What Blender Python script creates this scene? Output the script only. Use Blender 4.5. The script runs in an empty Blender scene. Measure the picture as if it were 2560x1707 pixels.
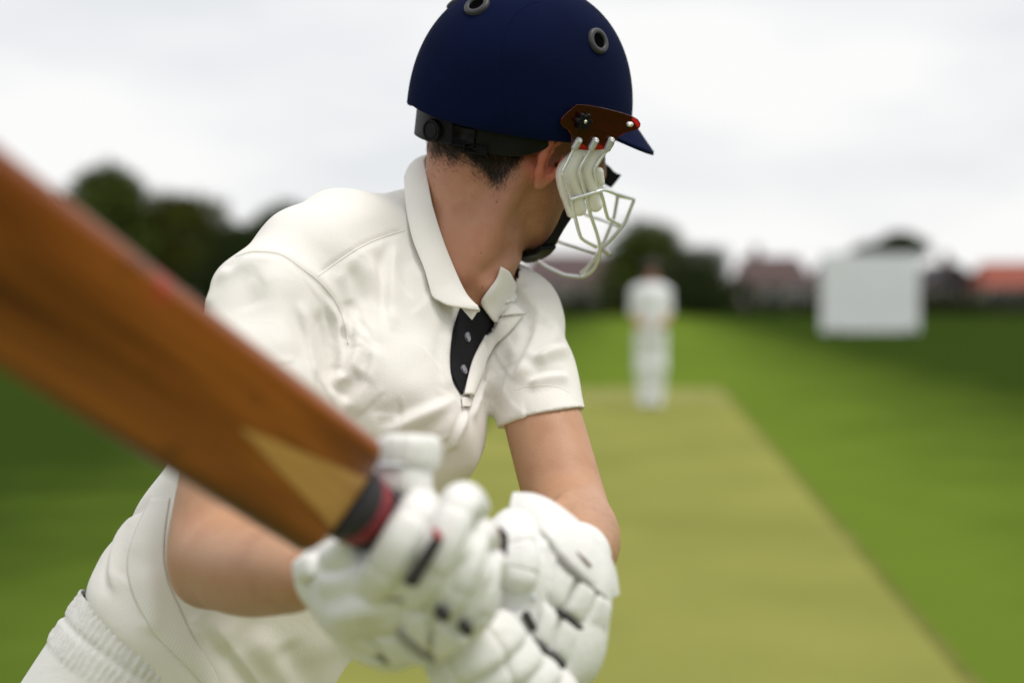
import bpy, bmesh, math, random
import numpy as np
from mathutils import Vector, Matrix
from mathutils.bvhtree import BVHTree

random.seed(7)
rng = np.random.default_rng(7)
SC = bpy.context.scene
COL = SC.collection
R = math.radians

# ------------------------------------------------------------------ camera, sky, sun, exposure
CAM_H = 1.30
TILT = R(-1.76)
FPX, CX, CY = 3556.0, 1280.0, 853.5          # focal length and centre in pixels of the 2560 x 1707 photograph
cam_data = bpy.data.cameras.new('camera')
cam = bpy.data.objects.new('camera', cam_data)
COL.objects.link(cam)
cam.location = (0, 0, CAM_H)
cam.rotation_euler = (R(90) + TILT, 0, 0)
cam_data.sensor_width = 36.0
cam_data.lens = 36.0 * FPX / 2560.0
cam_data.clip_start = 0.05
cam_data.clip_end = 3000
cam_data.dof.use_dof = True
cam_data.dof.focus_distance = 1.68
cam_data.dof.aperture_fstop = 1.75
cam_data.dof.aperture_blades = 0
SC.camera = cam

SUN_EL, SUN_AZ = R(66), R(112)               # azimuth from +Y towards +X
sun_dir = Vector((math.sin(SUN_AZ) * math.cos(SUN_EL), math.cos(SUN_AZ) * math.cos(SUN_EL), math.sin(SUN_EL)))
world = bpy.data.worlds.new('World')
SC.world = world
world.use_nodes = True
wn, wl = world.node_tree.nodes, world.node_tree.links
wn.clear()
w_out = wn.new('ShaderNodeOutputWorld')
w_bg = wn.new('ShaderNodeBackground')
w_sky = wn.new('ShaderNodeTexSky')
w_sky.sky_type = 'NISHITA'
w_sky.sun_disc = False
w_sky.sun_elevation = SUN_EL
w_sky.sun_rotation = SUN_AZ
w_sky.dust_density = 3.0
w_tc = wn.new('ShaderNodeTexCoord')
w_map = wn.new('ShaderNodeMapping')
w_map.inputs['Scale'].default_value = (1.0, 1.0, 3.2)
w_map.inputs['Location'].default_value = (0.35, 0.0, 0.1)
w_noise = wn.new('ShaderNodeTexNoise')
w_noise.inputs['Scale'].default_value = 3.1
w_noise.inputs['Detail'].default_value = 3.0
w_noise.inputs['Roughness'].default_value = 0.5
w_ramp = wn.new('ShaderNodeValToRGB')
w_ramp.color_ramp.elements[0].position = 0.36
w_ramp.color_ramp.elements[0].color = (8.1, 8.3, 8.55, 1)
w_ramp.color_ramp.elements[1].position = 0.60
w_ramp.color_ramp.elements[1].color = (9.9, 9.85, 9.75, 1)
w_mix = wn.new('ShaderNodeMix')
w_mix.data_type = 'RGBA'
w_mix.inputs['Factor'].default_value = 0.95   # a closed cloud deck in front of the clear sky
w_bg.inputs['Strength'].default_value = 0.055
wl.new(w_tc.outputs['Generated'], w_map.inputs['Vector'])
wl.new(w_map.outputs['Vector'], w_noise.inputs['Vector'])
wl.new(w_noise.outputs['Fac'], w_ramp.inputs['Fac'])
wl.new(w_sky.outputs['Color'], w_mix.inputs['A'])
wl.new(w_ramp.outputs['Color'], w_mix.inputs['B'])
wl.new(w_mix.outputs['Result'], w_bg.inputs['Color'])
wl.new(w_bg.outputs['Background'], w_out.inputs['Surface'])

sun_data = bpy.data.lights.new('sun', 'SUN')
sun_data.energy = 1.15
sun_data.angle = R(28)
sun_data.color = (1.0, 0.95, 0.88)
sun = bpy.data.objects.new('sun', sun_data)
COL.objects.link(sun)
sun.rotation_euler = (-sun_dir).to_track_quat('-Z', 'Y').to_euler()

SC.view_settings.view_transform = 'Standard'
SC.view_settings.look = 'None'
SC.view_settings.exposure = 0.90
SC.view_settings.gamma = 1.0
SC.view_settings.use_curve_mapping = False
SC.render.engine = 'CYCLES'
SC.cycles.use_denoising = True
SC.cycles.max_bounces = 7
SC.cycles.transparent_max_bounces = 12
SC.cycles.caustics_reflective = False
SC.cycles.caustics_refractive = False

# ------------------------------------------------------------------ pixel <-> place
C0 = np.array([0, 0, CAM_H])
FW = np.array([0, math.cos(TILT), math.sin(TILT)])
UP = np.array([0, -math.sin(TILT), math.cos(TILT)])
RT = np.array([1.0, 0, 0])

def ray(px, py):
    return FW + RT * ((px - CX) / FPX) + UP * ((CY - py) / FPX)

def P(px, py, d):
    return C0 + ray(px, py) * d

def on_ground(px, py, z=0.0):
    r = ray(px, py)
    return C0 + r * ((z - CAM_H) / r[2])

def V3(a):
    return Vector((float(a[0]), float(a[1]), float(a[2])))

def unit(v):
    v = np.asarray(v, float)
    return v / np.linalg.norm(v)

# ------------------------------------------------------------------ objects
def tag(o, label=None, cat=None, group=None, kind=None):
    if label: o['label'] = label
    if cat: o['category'] = cat
    if group: o['group'] = group
    if kind: o['kind'] = kind
    return o

def empty(name, loc, rz=0.0):
    o = bpy.data.objects.new(name, None)
    o.empty_display_size = 0.1
    COL.objects.link(o)
    o.location = V3(loc)
    o.rotation_euler = (0, 0, rz)
    return o

def link(name, me, mat=None, parent=None, smooth=True):
    """World-space mesh linked as one object; under a parent it keeps its place."""
    if mat is not None:
        me.materials.append(mat)
    if smooth:
        me.polygons.foreach_set('use_smooth', np.ones(len(me.polygons), bool))
    o = bpy.data.objects.new(name, me)
    COL.objects.link(o)
    if parent is not None:
        o.parent = parent
        M = Matrix.Identity(4)
        q = parent
        chain = []
        while q is not None:
            chain.append(q); q = q.parent
        for q in reversed(chain):
            M = M @ q.matrix_parent_inverse @ q.matrix_basis
        o.matrix_parent_inverse = M.inverted()
    return o

def mesh(name, verts, faces):
    me = bpy.data.meshes.new(name)
    me.from_pydata([tuple(map(float, v)) for v in verts], [], [tuple(map(int, f)) for f in faces])
    me.update()
    return me

def from_bm(name, bm):
    me = bpy.data.meshes.new(name)
    bm.normal_update()
    bm.to_mesh(me)
    bm.free()
    return me

def box(bm, c, s, M=None):
    r = bmesh.ops.create_cube(bm, size=1.0)
    for v in r['verts']:
        v.co = Vector((v.co.x * s[0] + c[0], v.co.y * s[1] + c[1], v.co.z * s[2] + c[2]))
        if M is not None:
            v.co = M @ v.co
    return r['verts']

def resample(pts, n):
    pts = np.asarray(pts, float)
    seg = np.r_[0, np.cumsum(np.linalg.norm(np.diff(pts, axis=0), axis=1))]
    t = np.linspace(0, seg[-1], n)
    return np.stack([np.interp(t, seg, pts[:, k]) for k in range(pts.shape[1])], 1)

def catmull(pts, n):
    """Smooth curve through the points."""
    pts = np.asarray(pts, float)
    if len(pts) < 3:
        return resample(pts, n)
    p = np.vstack([2 * pts[0] - pts[1], pts, 2 * pts[-1] - pts[-2]])
    out = []
    m = max(4, int(4 * n / len(pts)))
    for i in range(1, len(p) - 2):
        t = np.linspace(0, 1, m, endpoint=False)[:, None]
        a, b, c, d = p[i - 1], p[i], p[i + 1], p[i + 2]
        out.append(0.5 * ((2 * b) + (-a + c) * t + (2 * a - 5 * b + 4 * c - d) * t * t + (-a + 3 * b - 3 * c + d) * t ** 3))
    out.append(p[-2][None])
    return resample(np.vstack(out), n)

def tube_mesh(name, pts, rad, sides=10, ref=None, flat=1.0, caps=True):
    """Swept tube along points; rad a number or one per point; flat scales the second axis."""
    pts = np.asarray(pts, float)
    n = len(pts)
    rad = np.full(n, rad) if np.isscalar(rad) else np.asarray(rad, float)
    tan = np.gradient(pts, axis=0)
    tan /= np.linalg.norm(tan, axis=1)[:, None] + 1e-12
    if ref is None:
        a = np.array([0, 0, 1.0]) if abs(tan[0][2]) < 0.8 else np.array([1.0, 0, 0])
    else:
        a = np.asarray(ref, float)
    verts, faces = [], []
    for i in range(n):
        u = a - tan[i] * (a @ tan[i])
        u /= np.linalg.norm(u)
        if ref is None:
            a = u
        v = np.cross(tan[i], u)
        for k in range(sides):
            w = 2 * math.pi * k / sides
            verts.append(pts[i] + rad[i] * (math.cos(w) * u + flat * math.sin(w) * v))
    for i in range(n - 1):
        for k in range(sides):
            k2 = (k + 1) % sides
            faces.append((i * sides + k, i * sides + k2, (i + 1) * sides + k2, (i + 1) * sides + k))
    if caps:
        faces.append(tuple(range(sides - 1, -1, -1)))
        faces.append(tuple((n - 1) * sides + k for k in range(sides)))
    return mesh(name, verts, faces)

def round_tube(name, pts, r, n=28, sides=16, ref=None, flat=1.0, end=1.0):
    """Sausage: tube whose ends are rounded off over one radius."""
    pts = catmull(pts, n) if len(pts) > 2 else resample(pts, n)
    L = np.linalg.norm(np.diff(pts, axis=0), axis=1).sum()
    s = np.linspace(0, L, 200)
    e = r * end
    stations = np.unique(np.r_[e * (1 - np.cos(np.linspace(0, math.pi / 2, 7))), np.linspace(e, L - e, n), L - e * (1 - np.cos(np.linspace(0, math.pi / 2, 7)))])
    seg = np.r_[0, np.cumsum(np.linalg.norm(np.diff(pts, axis=0), axis=1))]
    q = np.stack([np.interp(stations, seg, pts[:, k]) for k in range(3)], 1)
    d = np.minimum(stations, L - stations)
    rr = r * np.sqrt(np.clip(1 - np.clip(1 - d / e, 0, 1) ** 2, 0.0025, 1))
    return tube_mesh(name, q, rr, sides, ref, flat)

# ------------------------------------------------------------------ implicit surfaces
def smin(a, b, k):
    h = np.maximum(k - np.abs(a - b), 0) / k
    return np.minimum(a, b) - h * h * k * 0.25

def smax(a, b, k):
    return -smin(-a, -b, k)

def cone(a, b, ra, rb):
    a = np.asarray(a, float); b = np.asarray(b, float)
    ab = b - a
    L2 = ab @ ab
    def f(p):
        t = np.clip((p - a) @ ab / L2, 0, 1)
        return np.linalg.norm(p - a - t[:, None] * ab, axis=1) - (ra + (rb - ra) * t)
    return f

def ell(c, rad, axes=None):
    c = np.asarray(c, float); rad = np.asarray(rad, float)
    A = np.eye(3) if axes is None else np.asarray(axes, float)      # rows are the axes
    def f(p):
        q = (p - c) @ A.T
        k0 = np.linalg.norm(q / rad, axis=1)
        k1 = np.linalg.norm(q / rad ** 2, axis=1) + 1e-9
        return k0 * (k0 - 1) / k1
    return f

def axial(A, B, lat, nodes, n=2.0):
    """Loft about the line A-B; nodes are (s, offset lateral, offset front, half width, half depth) in metres."""
    A = np.asarray(A, float); B = np.asarray(B, float)
    ax = unit(B - A)
    l = np.asarray(lat, float); l = unit(l - ax * (l @ ax))
    v = np.cross(ax, l)
    N = np.asarray(nodes, float)
    ss = np.linspace(N[0, 0], N[-1, 0], 200)
    fine = np.empty((200, 4))
    for k in range(4):                                  # smooth through the nodes
        c = catmull(np.stack([N[:, 0], N[:, k + 1]], 1), 400)
        o = np.argsort(c[:, 0])
        fine[:, k] = np.interp(ss, c[o, 0], c[o, 1])
    def f(p):
        q = p - A
        s = q @ ax
        x, y = q @ l, q @ v
        ox = np.interp(s, ss, fine[:, 0]); oy = np.interp(s, ss, fine[:, 1])
        a = np.interp(s, ss, fine[:, 2]); b = np.interp(s, ss, fine[:, 3])
        r = (np.abs((x - ox) / a) ** n + np.abs((y - oy) / b) ** n) ** (1 / n)
        d = (r - 1) * np.minimum(a, b)
        return np.maximum(d, np.maximum(N[0, 0] - s, s - N[-1, 0]))
    f.frame = (A, ax, l, v)
    return f

def union(fs, k):
    def f(p):
        d = fs[0](p)
        for g in fs[1:]:
            d = smin(d, g(p), k)
        return d
    return f

def isosurface(f, lo, hi, h, newton=2):
    """Surface nets, evaluated only near the surface; vertices are then pulled onto it."""
    lo = np.asarray(lo, float); hi = np.asarray(hi, float)
    c = 4
    n = (np.ceil((hi - lo) / h / c).astype(int) + 1) * c + 1
    gx = [lo[k] + h * np.arange(n[k]) for k in range(3)]
    cg = np.stack(np.meshgrid(gx[0][::c], gx[1][::c], gx[2][::c], indexing='ij'), -1)
    cd = f(cg.reshape(-1, 3)).reshape(cg.shape[:3])
    near = np.abs(cd) < h * c * 1.9
    D = np.repeat(np.repeat(np.repeat(cd, c, 0), c, 1), c, 2)[:n[0], :n[1], :n[2]].astype(np.float32)
    blk = np.zeros([m - 1 for m in near.shape], bool)
    for i in (0, 1):
        for j in (0, 1):
            for k in (0, 1):
                blk |= near[i:near.shape[0] - 1 + i, j:near.shape[1] - 1 + j, k:near.shape[2] - 1 + k]
    m = np.zeros(D.shape, bool)
    big = np.repeat(np.repeat(np.repeat(blk, c, 0), c, 1), c, 2)
    for i in (0, 1):
        for j in (0, 1):
            for k in (0, 1):
                m[i:i + big.shape[0], j:j + big.shape[1], k:k + big.shape[2]] |= big
    I = np.argwhere(m)
    for s in range(0, len(I), 400000):
        ii = I[s:s + 400000]
        D[ii[:, 0], ii[:, 1], ii[:, 2]] = f(lo + ii * h)
    S = D < 0
    nx, ny, nz = (q - 1 for q in n)
    cnt = np.zeros((nx, ny, nz), np.int8)
    for i in (0, 1):
        for j in (0, 1):
            for k in (0, 1):
                cnt += S[i:i + nx, j:j + ny, k:k + nz]
    cells = np.argwhere((cnt > 0) & (cnt < 8))
    vid = -np.ones((nx, ny, nz), np.int64)
    vid[cells[:, 0], cells[:, 1], cells[:, 2]] = np.arange(len(cells))
    acc = np.zeros((len(cells), 3)); num = np.zeros(len(cells))
    cor = [(i, j, k) for i in (0, 1) for j in (0, 1) for k in (0, 1)]
    for a in cor:
        for ax in range(3):
            if a[ax]:
                continue
            b = list(a); b[ax] = 1
            da = D[cells[:, 0] + a[0], cells[:, 1] + a[1], cells[:, 2] + a[2]]
            db = D[cells[:, 0] + b[0], cells[:, 1] + b[1], cells[:, 2] + b[2]]
            x = (da < 0) != (db < 0)
            t = np.where(x, da / np.where(x, da - db, 1), 0)
            q = np.tile(np.array(a, float), (len(cells), 1)); q[:, ax] = t
            acc += q * x[:, None]; num += x
    verts = lo + (cells + acc / num[:, None]) * h
    quads = []
    for ax in range(3):
        sl0 = [slice(1, -1)] * 3; sl0[ax] = slice(0, -1)
        sl1 = [slice(1, -1)] * 3; sl1[ax] = slice(1, None)
        a0, a1 = S[tuple(sl0)], S[tuple(sl1)]
        e = np.argwhere(a0 != a1)
        flip = a0[e[:, 0], e[:, 1], e[:, 2]]
        off = np.ones(3, int); off[ax] = 0
        e = e + off
        u, w = [q for q in range(3) if q != ax]
        def cell(du, dw):
            q = e.copy(); q[:, u] += du; q[:, w] += dw
            return vid[q[:, 0], q[:, 1], q[:, 2]]
        Q = np.stack([cell(-1, -1), cell(0, -1), cell(0, 0), cell(-1, 0)], 1)
        if ax == 1:
            flip = ~flip
        Q[~flip] = Q[~flip][:, ::-1]
        quads.append(Q)
    quads = np.vstack(quads)
    quads = quads[(quads >= 0).all(1)]
    for _ in range(newton):
        g, d = gradient(f, verts, h * 0.4)
        st = d / np.maximum((g * g).sum(1), 0.05)
        st = np.clip(st, -h, h)
        verts = verts - g * st[:, None]
    return verts, quads

def gradient(f, p, e):
    d = f(p)
    g = np.stack([(f(p + e * np.eye(3)[k]) - f(p - e * np.eye(3)[k])) / (2 * e) for k in range(3)], 1)
    return g, d

def np_mesh(name, verts, quads):
    me = bpy.data.meshes.new(name)
    me.vertices.add(len(verts))
    me.vertices.foreach_set('co', np.asarray(verts, np.float32).ravel())
    q = np.asarray(quads, np.int32)
    me.loops.add(q.size)
    me.loops.foreach_set('vertex_index', q.ravel())
    me.polygons.add(len(q))
    me.polygons.foreach_set('loop_start', np.arange(0, q.size, q.shape[1], dtype=np.int32))
    me.update(calc_edges=True)
    me.validate()
    return me

def normals_of(verts, quads):
    fn = np.cross(verts[quads[:, 2]] - verts[quads[:, 0]], verts[quads[:, 3]] - verts[quads[:, 1]])
    n = np.zeros_like(verts)
    for k in range(4):
        np.add.at(n, quads[:, k], fn)
    return n / (np.linalg.norm(n, axis=1)[:, None] + 1e-12)

def tree_of(verts, quads):
    return BVHTree.FromPolygons([tuple(v) for v in verts], [tuple(int(i) for i in q) for q in quads])

def hit(bvh, px, py):
    r = V3(unit(ray(px, py)))
    loc, nor, idx, dist = bvh.ray_cast(Vector(C0), r, 6.0)
    return (None, None) if loc is None else (np.array(loc), np.array(nor) if nor.dot(r) < 0 else -np.array(nor))

def sculpt(verts, nrm, bvh, strokes):
    """Folds and seams: each stroke is a line on the cloth, with height, width and profile."""
    disp = np.zeros(len(verts))
    for st in strokes:
        pix, amp, wid = st[0], st[1], st[2]
        kind = st[3] if len(st) > 3 else 'ridge'
        line = catmull(np.array(pix, float), max(10, 8 * len(pix)))
        pts, ks = [], []
        for i, (x, y) in enumerate(line):
            loc, _ = hit(bvh, x, y)
            if loc is not None:
                pts.append(loc); ks.append(i / (len(line) - 1))
        if len(pts) < 3:
            continue
        pts = np.array(pts); ks = np.array(ks)
        jump = np.linalg.norm(np.diff(pts, axis=0), axis=1)
        if jump.max() > 0.05:                      # the line must stay on one fold of cloth
            cut = int(np.argmax(jump)) + 1
            if cut >= len(pts) / 2:
                pts, ks = pts[:cut], ks[:cut]
            else:
                pts, ks = pts[cut:], ks[cut:]
            if len(pts) < 3:
                continue
        m = wid * 3.2
        sel = np.where(((verts > pts.min(0) - m) & (verts < pts.max(0) + m)).all(1))[0]
        if len(sel) == 0:
            continue
        q = verts[sel]
        best = np.full(len(q), 9.0); tt = np.zeros(len(q)); side = np.zeros(len(q))
        for i in range(len(pts) - 1):
            a, b = pts[i], pts[i + 1]
            ab = b - a
            t = np.clip((q - a) @ ab / (ab @ ab + 1e-12), 0, 1)
            w = q - a - t[:, None] * ab
            d = np.linalg.norm(w, axis=1)
            k = d < best
            best[k] = d[k]; tt[k] = ks[i] + t[k] * (ks[i + 1] - ks[i])
            sd = np.sign((np.cross(ab, w) * nrm[sel]).sum(1))
            side[k] = sd[k]
        taper = np.clip(np.minimum(tt, 1 - tt) / 0.22, 0, 1)
        taper = taper * taper * (3 - 2 * taper)
        if kind == 'ridge':
            pr = np.exp(-(best / wid) ** 2)
        elif kind == 'seam':
            pr = -np.exp(-(best / wid) ** 2); taper = np.clip(taper * 3, 0, 1)
        elif kind == 'step':                       # cloth on the left of the line lies on top
            pr = np.where(side > 0, 1, -1) * (1 - np.exp(-(best / (wid * .25)) ** 2)) * np.exp(-(best / wid) ** 2)
        else:                                      # 'fold': soft on one side, sharp on the other
            w = np.where(side > 0, wid, wid * 0.33)
            pr = np.exp(-(best / w) ** 2) - 0.35 * np.exp(-((best - wid * .8) / (wid * .5)) ** 2) * (side < 0)
        disp[sel] += amp * pr * taper
    return disp
# ------------------------------------------------------------------ materials
def nodes_of(m):
    m.use_nodes = True
    return m.node_tree.nodes, m.node_tree.links

def pmat(name, c1, c2=None, scale=8.0, rough=0.6, bump=0.0, bscale=80.0, metal=0.0, spec=0.5, sheen=0.0,
         sss=0.0, coat=0.0, trans=0.0, coords='Object', stretch=(1, 1, 1), detail=4.0, lo=0.35, hi=0.65, rvar=0.0):
    m = bpy.data.materials.new(name)
    n, l = nodes_of(m)
    b = n['Principled BSDF']
    b.inputs['Roughness'].default_value = rough
    b.inputs['Metallic'].default_value = metal
    b.inputs['Specular IOR Level'].default_value = spec
    b.inputs['Sheen Weight'].default_value = sheen
    b.inputs['Sheen Roughness'].default_value = 0.5
    b.inputs['Coat Weight'].default_value = coat
    b.inputs['Coat Roughness'].default_value = 0.15
    b.inputs['Transmission Weight'].default_value = trans
    if sss:
        b.inputs['Subsurface Weight'].default_value = sss
        b.inputs['Subsurface Radius'].default_value = (1.0, 0.35, 0.18)
        b.inputs['Subsurface Scale'].default_value = 0.006
    tc = n.new('ShaderNodeTexCoord')
    mp = n.new('ShaderNodeMapping')
    mp.inputs['Scale'].default_value = stretch
    l.new(tc.outputs[coords], mp.inputs['Vector'])
    if c2 is None:
        c2 = tuple(x * 0.88 for x in c1)
    t = n.new('ShaderNodeTexNoise')
    t.inputs['Scale'].default_value = scale
    t.inputs['Detail'].default_value = detail
    l.new(mp.outputs['Vector'], t.inputs['Vector'])
    r = n.new('ShaderNodeValToRGB')
    r.color_ramp.elements[0].position = lo
    r.color_ramp.elements[0].color = (*c1, 1)
    r.color_ramp.elements[1].position = hi
    r.color_ramp.elements[1].color = (*c2, 1)
    l.new(t.outputs['Fac'], r.inputs['Fac'])
    l.new(r.outputs['Color'], b.inputs['Base Color'])
    if rvar:
        mr = n.new('ShaderNodeMapRange')
        mr.inputs['To Min'].default_value = rough - rvar
        mr.inputs['To Max'].default_value = rough + rvar
        l.new(t.outputs['Fac'], mr.inputs['Value'])
        l.new(mr.outputs['Result'], b.inputs['Roughness'])
    if bump:
        t2 = n.new('ShaderNodeTexNoise')
        t2.inputs['Scale'].default_value = bscale
        t2.inputs['Detail'].default_value = 3.0
        l.new(mp.outputs['Vector'], t2.inputs['Vector'])
        bp = n.new('ShaderNodeBump')
        bp.inputs['Strength'].default_value = bump
        bp.inputs['Distance'].default_value = 0.02
        l.new(t2.outputs['Fac'], bp.inputs['Height'])
        l.new(bp.outputs['Normal'], b.inputs['Normal'])
    m['ramp'] = r.name
    return m

def add_mix(m, fac_socket, color, before='Base Color'):
    """Lay another colour over what already feeds the base colour."""
    n, l = m.node_tree.nodes, m.node_tree.links
    b = n['Principled BSDF']
    src = b.inputs[before].links[0].from_socket
    x = n.new('ShaderNodeMix')
    x.data_type = 'RGBA'
    l.new(fac_socket, x.inputs['Factor'])
    l.new(src, x.inputs['A'])
    x.inputs['B'].default_value = (*color, 1)
    l.new(x.outputs['Result'], b.inputs[before])
    return x

def noise_fac(m, scale, lo, hi, stretch=(1, 1, 1), detail=3.0, coords='Object', voronoi=False):
    n, l = m.node_tree.nodes, m.node_tree.links
    tc = n.new('ShaderNodeTexCoord')
    mp = n.new('ShaderNodeMapping')
    mp.inputs['Scale'].default_value = stretch
    l.new(tc.outputs[coords], mp.inputs['Vector'])
    if voronoi:
        t = n.new('ShaderNodeTexVoronoi')
        out = t.outputs['Distance']
    else:
        t = n.new('ShaderNodeTexNoise')
        t.inputs['Detail'].default_value = detail
        out = t.outputs['Fac']
    t.inputs['Scale'].default_value = scale
    l.new(mp.outputs['Vector'], t.inputs['Vector'])
    mr = n.new('ShaderNodeMapRange')
    mr.inputs['From Min'].default_value = lo
    mr.inputs['From Max'].default_value = hi
    mr.clamp = True
    l.new(out, mr.inputs['Value'])
    return mr.outputs['Result']

M = {}
# ground
M['grass'] = pmat('grass', (0.094, 0.150, 0.0200), (0.118, 0.176, 0.0230), scale=0.12, rough=1.0, spec=0.0, bump=0.6, bscale=24, coords='Object', detail=6, lo=0.32, hi=0.66)
f = noise_fac(M['grass'], 60, 0.45, 0.75)
add_mix(M['grass'], f, (0.122, 0.166, 0.022))
def side_vignette(m):
    """Lens vignette painted into the grass colour: darker either side of the square."""
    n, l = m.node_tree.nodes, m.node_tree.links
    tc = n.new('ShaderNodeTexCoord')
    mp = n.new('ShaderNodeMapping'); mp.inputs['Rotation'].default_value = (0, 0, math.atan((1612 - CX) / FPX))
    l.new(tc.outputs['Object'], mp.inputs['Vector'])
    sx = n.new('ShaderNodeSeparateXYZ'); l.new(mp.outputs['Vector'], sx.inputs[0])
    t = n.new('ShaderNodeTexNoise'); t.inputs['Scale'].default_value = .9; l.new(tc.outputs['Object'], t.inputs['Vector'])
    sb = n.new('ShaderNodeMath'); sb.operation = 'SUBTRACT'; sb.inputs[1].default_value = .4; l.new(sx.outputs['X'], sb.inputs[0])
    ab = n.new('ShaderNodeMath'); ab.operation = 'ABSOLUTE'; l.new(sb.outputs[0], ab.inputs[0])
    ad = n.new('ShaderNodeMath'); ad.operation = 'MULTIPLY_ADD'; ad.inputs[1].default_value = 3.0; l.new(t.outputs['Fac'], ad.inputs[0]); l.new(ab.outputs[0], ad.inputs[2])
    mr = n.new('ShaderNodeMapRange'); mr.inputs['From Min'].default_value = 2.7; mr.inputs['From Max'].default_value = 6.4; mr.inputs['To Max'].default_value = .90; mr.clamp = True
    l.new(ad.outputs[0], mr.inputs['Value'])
    add_mix(m, mr.outputs['Result'], (0.019, 0.036, 0.0062))  # vignette falloff put into the grass colour, not a change of turf
side_vignette(M['grass'])
M['pitch'] = pmat('pitch', (0.246, 0.258, 0.068), (0.196, 0.210, 0.052), scale=0.7, rough=1.0, spec=0.0, bump=0.4, bscale=40, detail=7)
f = noise_fac(M['pitch'], 90, 0.5, 0.8)
add_mix(M['pitch'], f, (0.22, 0.18, 0.075))
M['pitch_edge'] = pmat('pitch_edge', (0.170, 0.165, 0.050), (0.110, 0.130, 0.028), scale=2.5, rough=1.0, spec=0.0, detail=6)
M['crease'] = pmat('crease', (0.75, 0.75, 0.70), (0.5, 0.52, 0.38), scale=30, rough=0.9)
# foliage and far things
M['leaf_a'] = pmat('leaf_green', (0.070, 0.092, 0.018), (0.034, 0.048, 0.010), scale=1.2, rough=0.8, spec=0.03)
M['leaf_b'] = pmat('leaf_olive', (0.085, 0.092, 0.016), (0.042, 0.050, 0.010), scale=1.0, rough=0.8, spec=0.03)
M['leaf_c'] = pmat('leaf_dark', (0.042, 0.058, 0.018), (0.025, 0.036, 0.012), scale=1.3, rough=0.8, spec=0.03)
M['hedge'] = pmat('hedge_leaf', (0.036, 0.048, 0.014), (0.020, 0.028, 0.009), scale=1.6, rough=0.85, spec=0.03)
M['bark'] = pmat('bark', (0.07, 0.05, 0.035), (0.035, 0.028, 0.02), scale=12, rough=0.9, bump=0.5, bscale=40, stretch=(1, 1, .2))
M['roof_brown'] = pmat('roof_brown', (0.085, 0.048, 0.045), (0.055, 0.033, 0.033), scale=3, rough=0.8)
M['roof_mauve'] = pmat('roof_mauve', (0.095, 0.060, 0.058), (0.065, 0.043, 0.043), scale=3, rough=0.8)
M['roof_red'] = pmat('roof_red', (0.27, 0.055, 0.028), (0.20, 0.045, 0.025), scale=3, rough=0.8)
M['roof_dark'] = pmat('roof_dark', (0.045, 0.035, 0.04), (0.03, 0.025, 0.03), scale=3, rough=0.8)
M['render_beige'] = pmat('render_beige', (0.36, 0.31, 0.24), (0.28, 0.24, 0.18), scale=2, rough=0.9)
M['render_pale'] = pmat('render_pale', (0.60, 0.58, 0.55), (0.5, 0.48, 0.45), scale=2, rough=0.9)
M['brick'] = pmat('brick_wall', (0.19, 0.12, 0.09), (0.12, 0.08, 0.065), scale=20, rough=0.9)
M['frame_white'] = pmat('frame_white', (0.75, 0.75, 0.73), rough=0.5)
M['pane'] = pmat('pane', (0.02, 0.025, 0.03), rough=0.06, spec=0.8)
M['door'] = pmat('door_paint', (0.05, 0.07, 0.10), rough=0.4)
M['screen_white'] = pmat('screen_white', (0.84, 0.86, 0.87), (0.78, 0.80, 0.81), scale=1.5, rough=0.7)
M['steel_dark'] = pmat('steel_dark', (0.08, 0.08, 0.085), rough=0.5, metal=0.4)
M['rubber'] = pmat('rubber', (0.015, 0.015, 0.016), rough=0.7, spec=0.3)

# ------------------------------------------------------------------ ground and pitch
def plane(name, x0, x1, y0, y1, z, mat, Mx=None, nx=1, ny=1, kind='structure'):
    vs, fs = [], []
    for j in range(ny + 1):
        for i in range(nx + 1):
            v = Vector((x0 + (x1 - x0) * i / nx, y0 + (y1 - y0) * j / ny, z))
            vs.append(Mx @ v if Mx is not None else v)
    for j in range(ny):
        for i in range(nx):
            a = j * (nx + 1) + i
            fs.append((a, a + 1, a + nx + 2, a + nx + 1))
    o = link(name, mesh(name, vs, fs), mat)
    return tag(o, kind=kind)

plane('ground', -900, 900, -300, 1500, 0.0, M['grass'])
YAW = -math.atan((1612 - CX) / FPX)           # the pitch runs towards a point right of the picture's middle
PM = Matrix.Rotation(YAW, 4, 'Z')
pitch = plane('pitch', -1.56, 1.075, -1.2, 20.6, 0.006, M['pitch'], PM, 4, 30)
plane('pitch_border', -1.63, 1.135, -1.27, 20.67, 0.003, M['pitch_edge'], PM, 4, 30)
def crease_mark(name, x0, x1, y0, y1, label):
    o = plane(name, x0, x1, y0, y1, 0.010, M['crease'], PM)
    return o
crease_mark('bowling_crease', -1.50, 1.05, 19.45, 19.50, '')
crease_mark('popping_crease', -1.53, 1.08, 18.23, 18.28, '')

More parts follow.
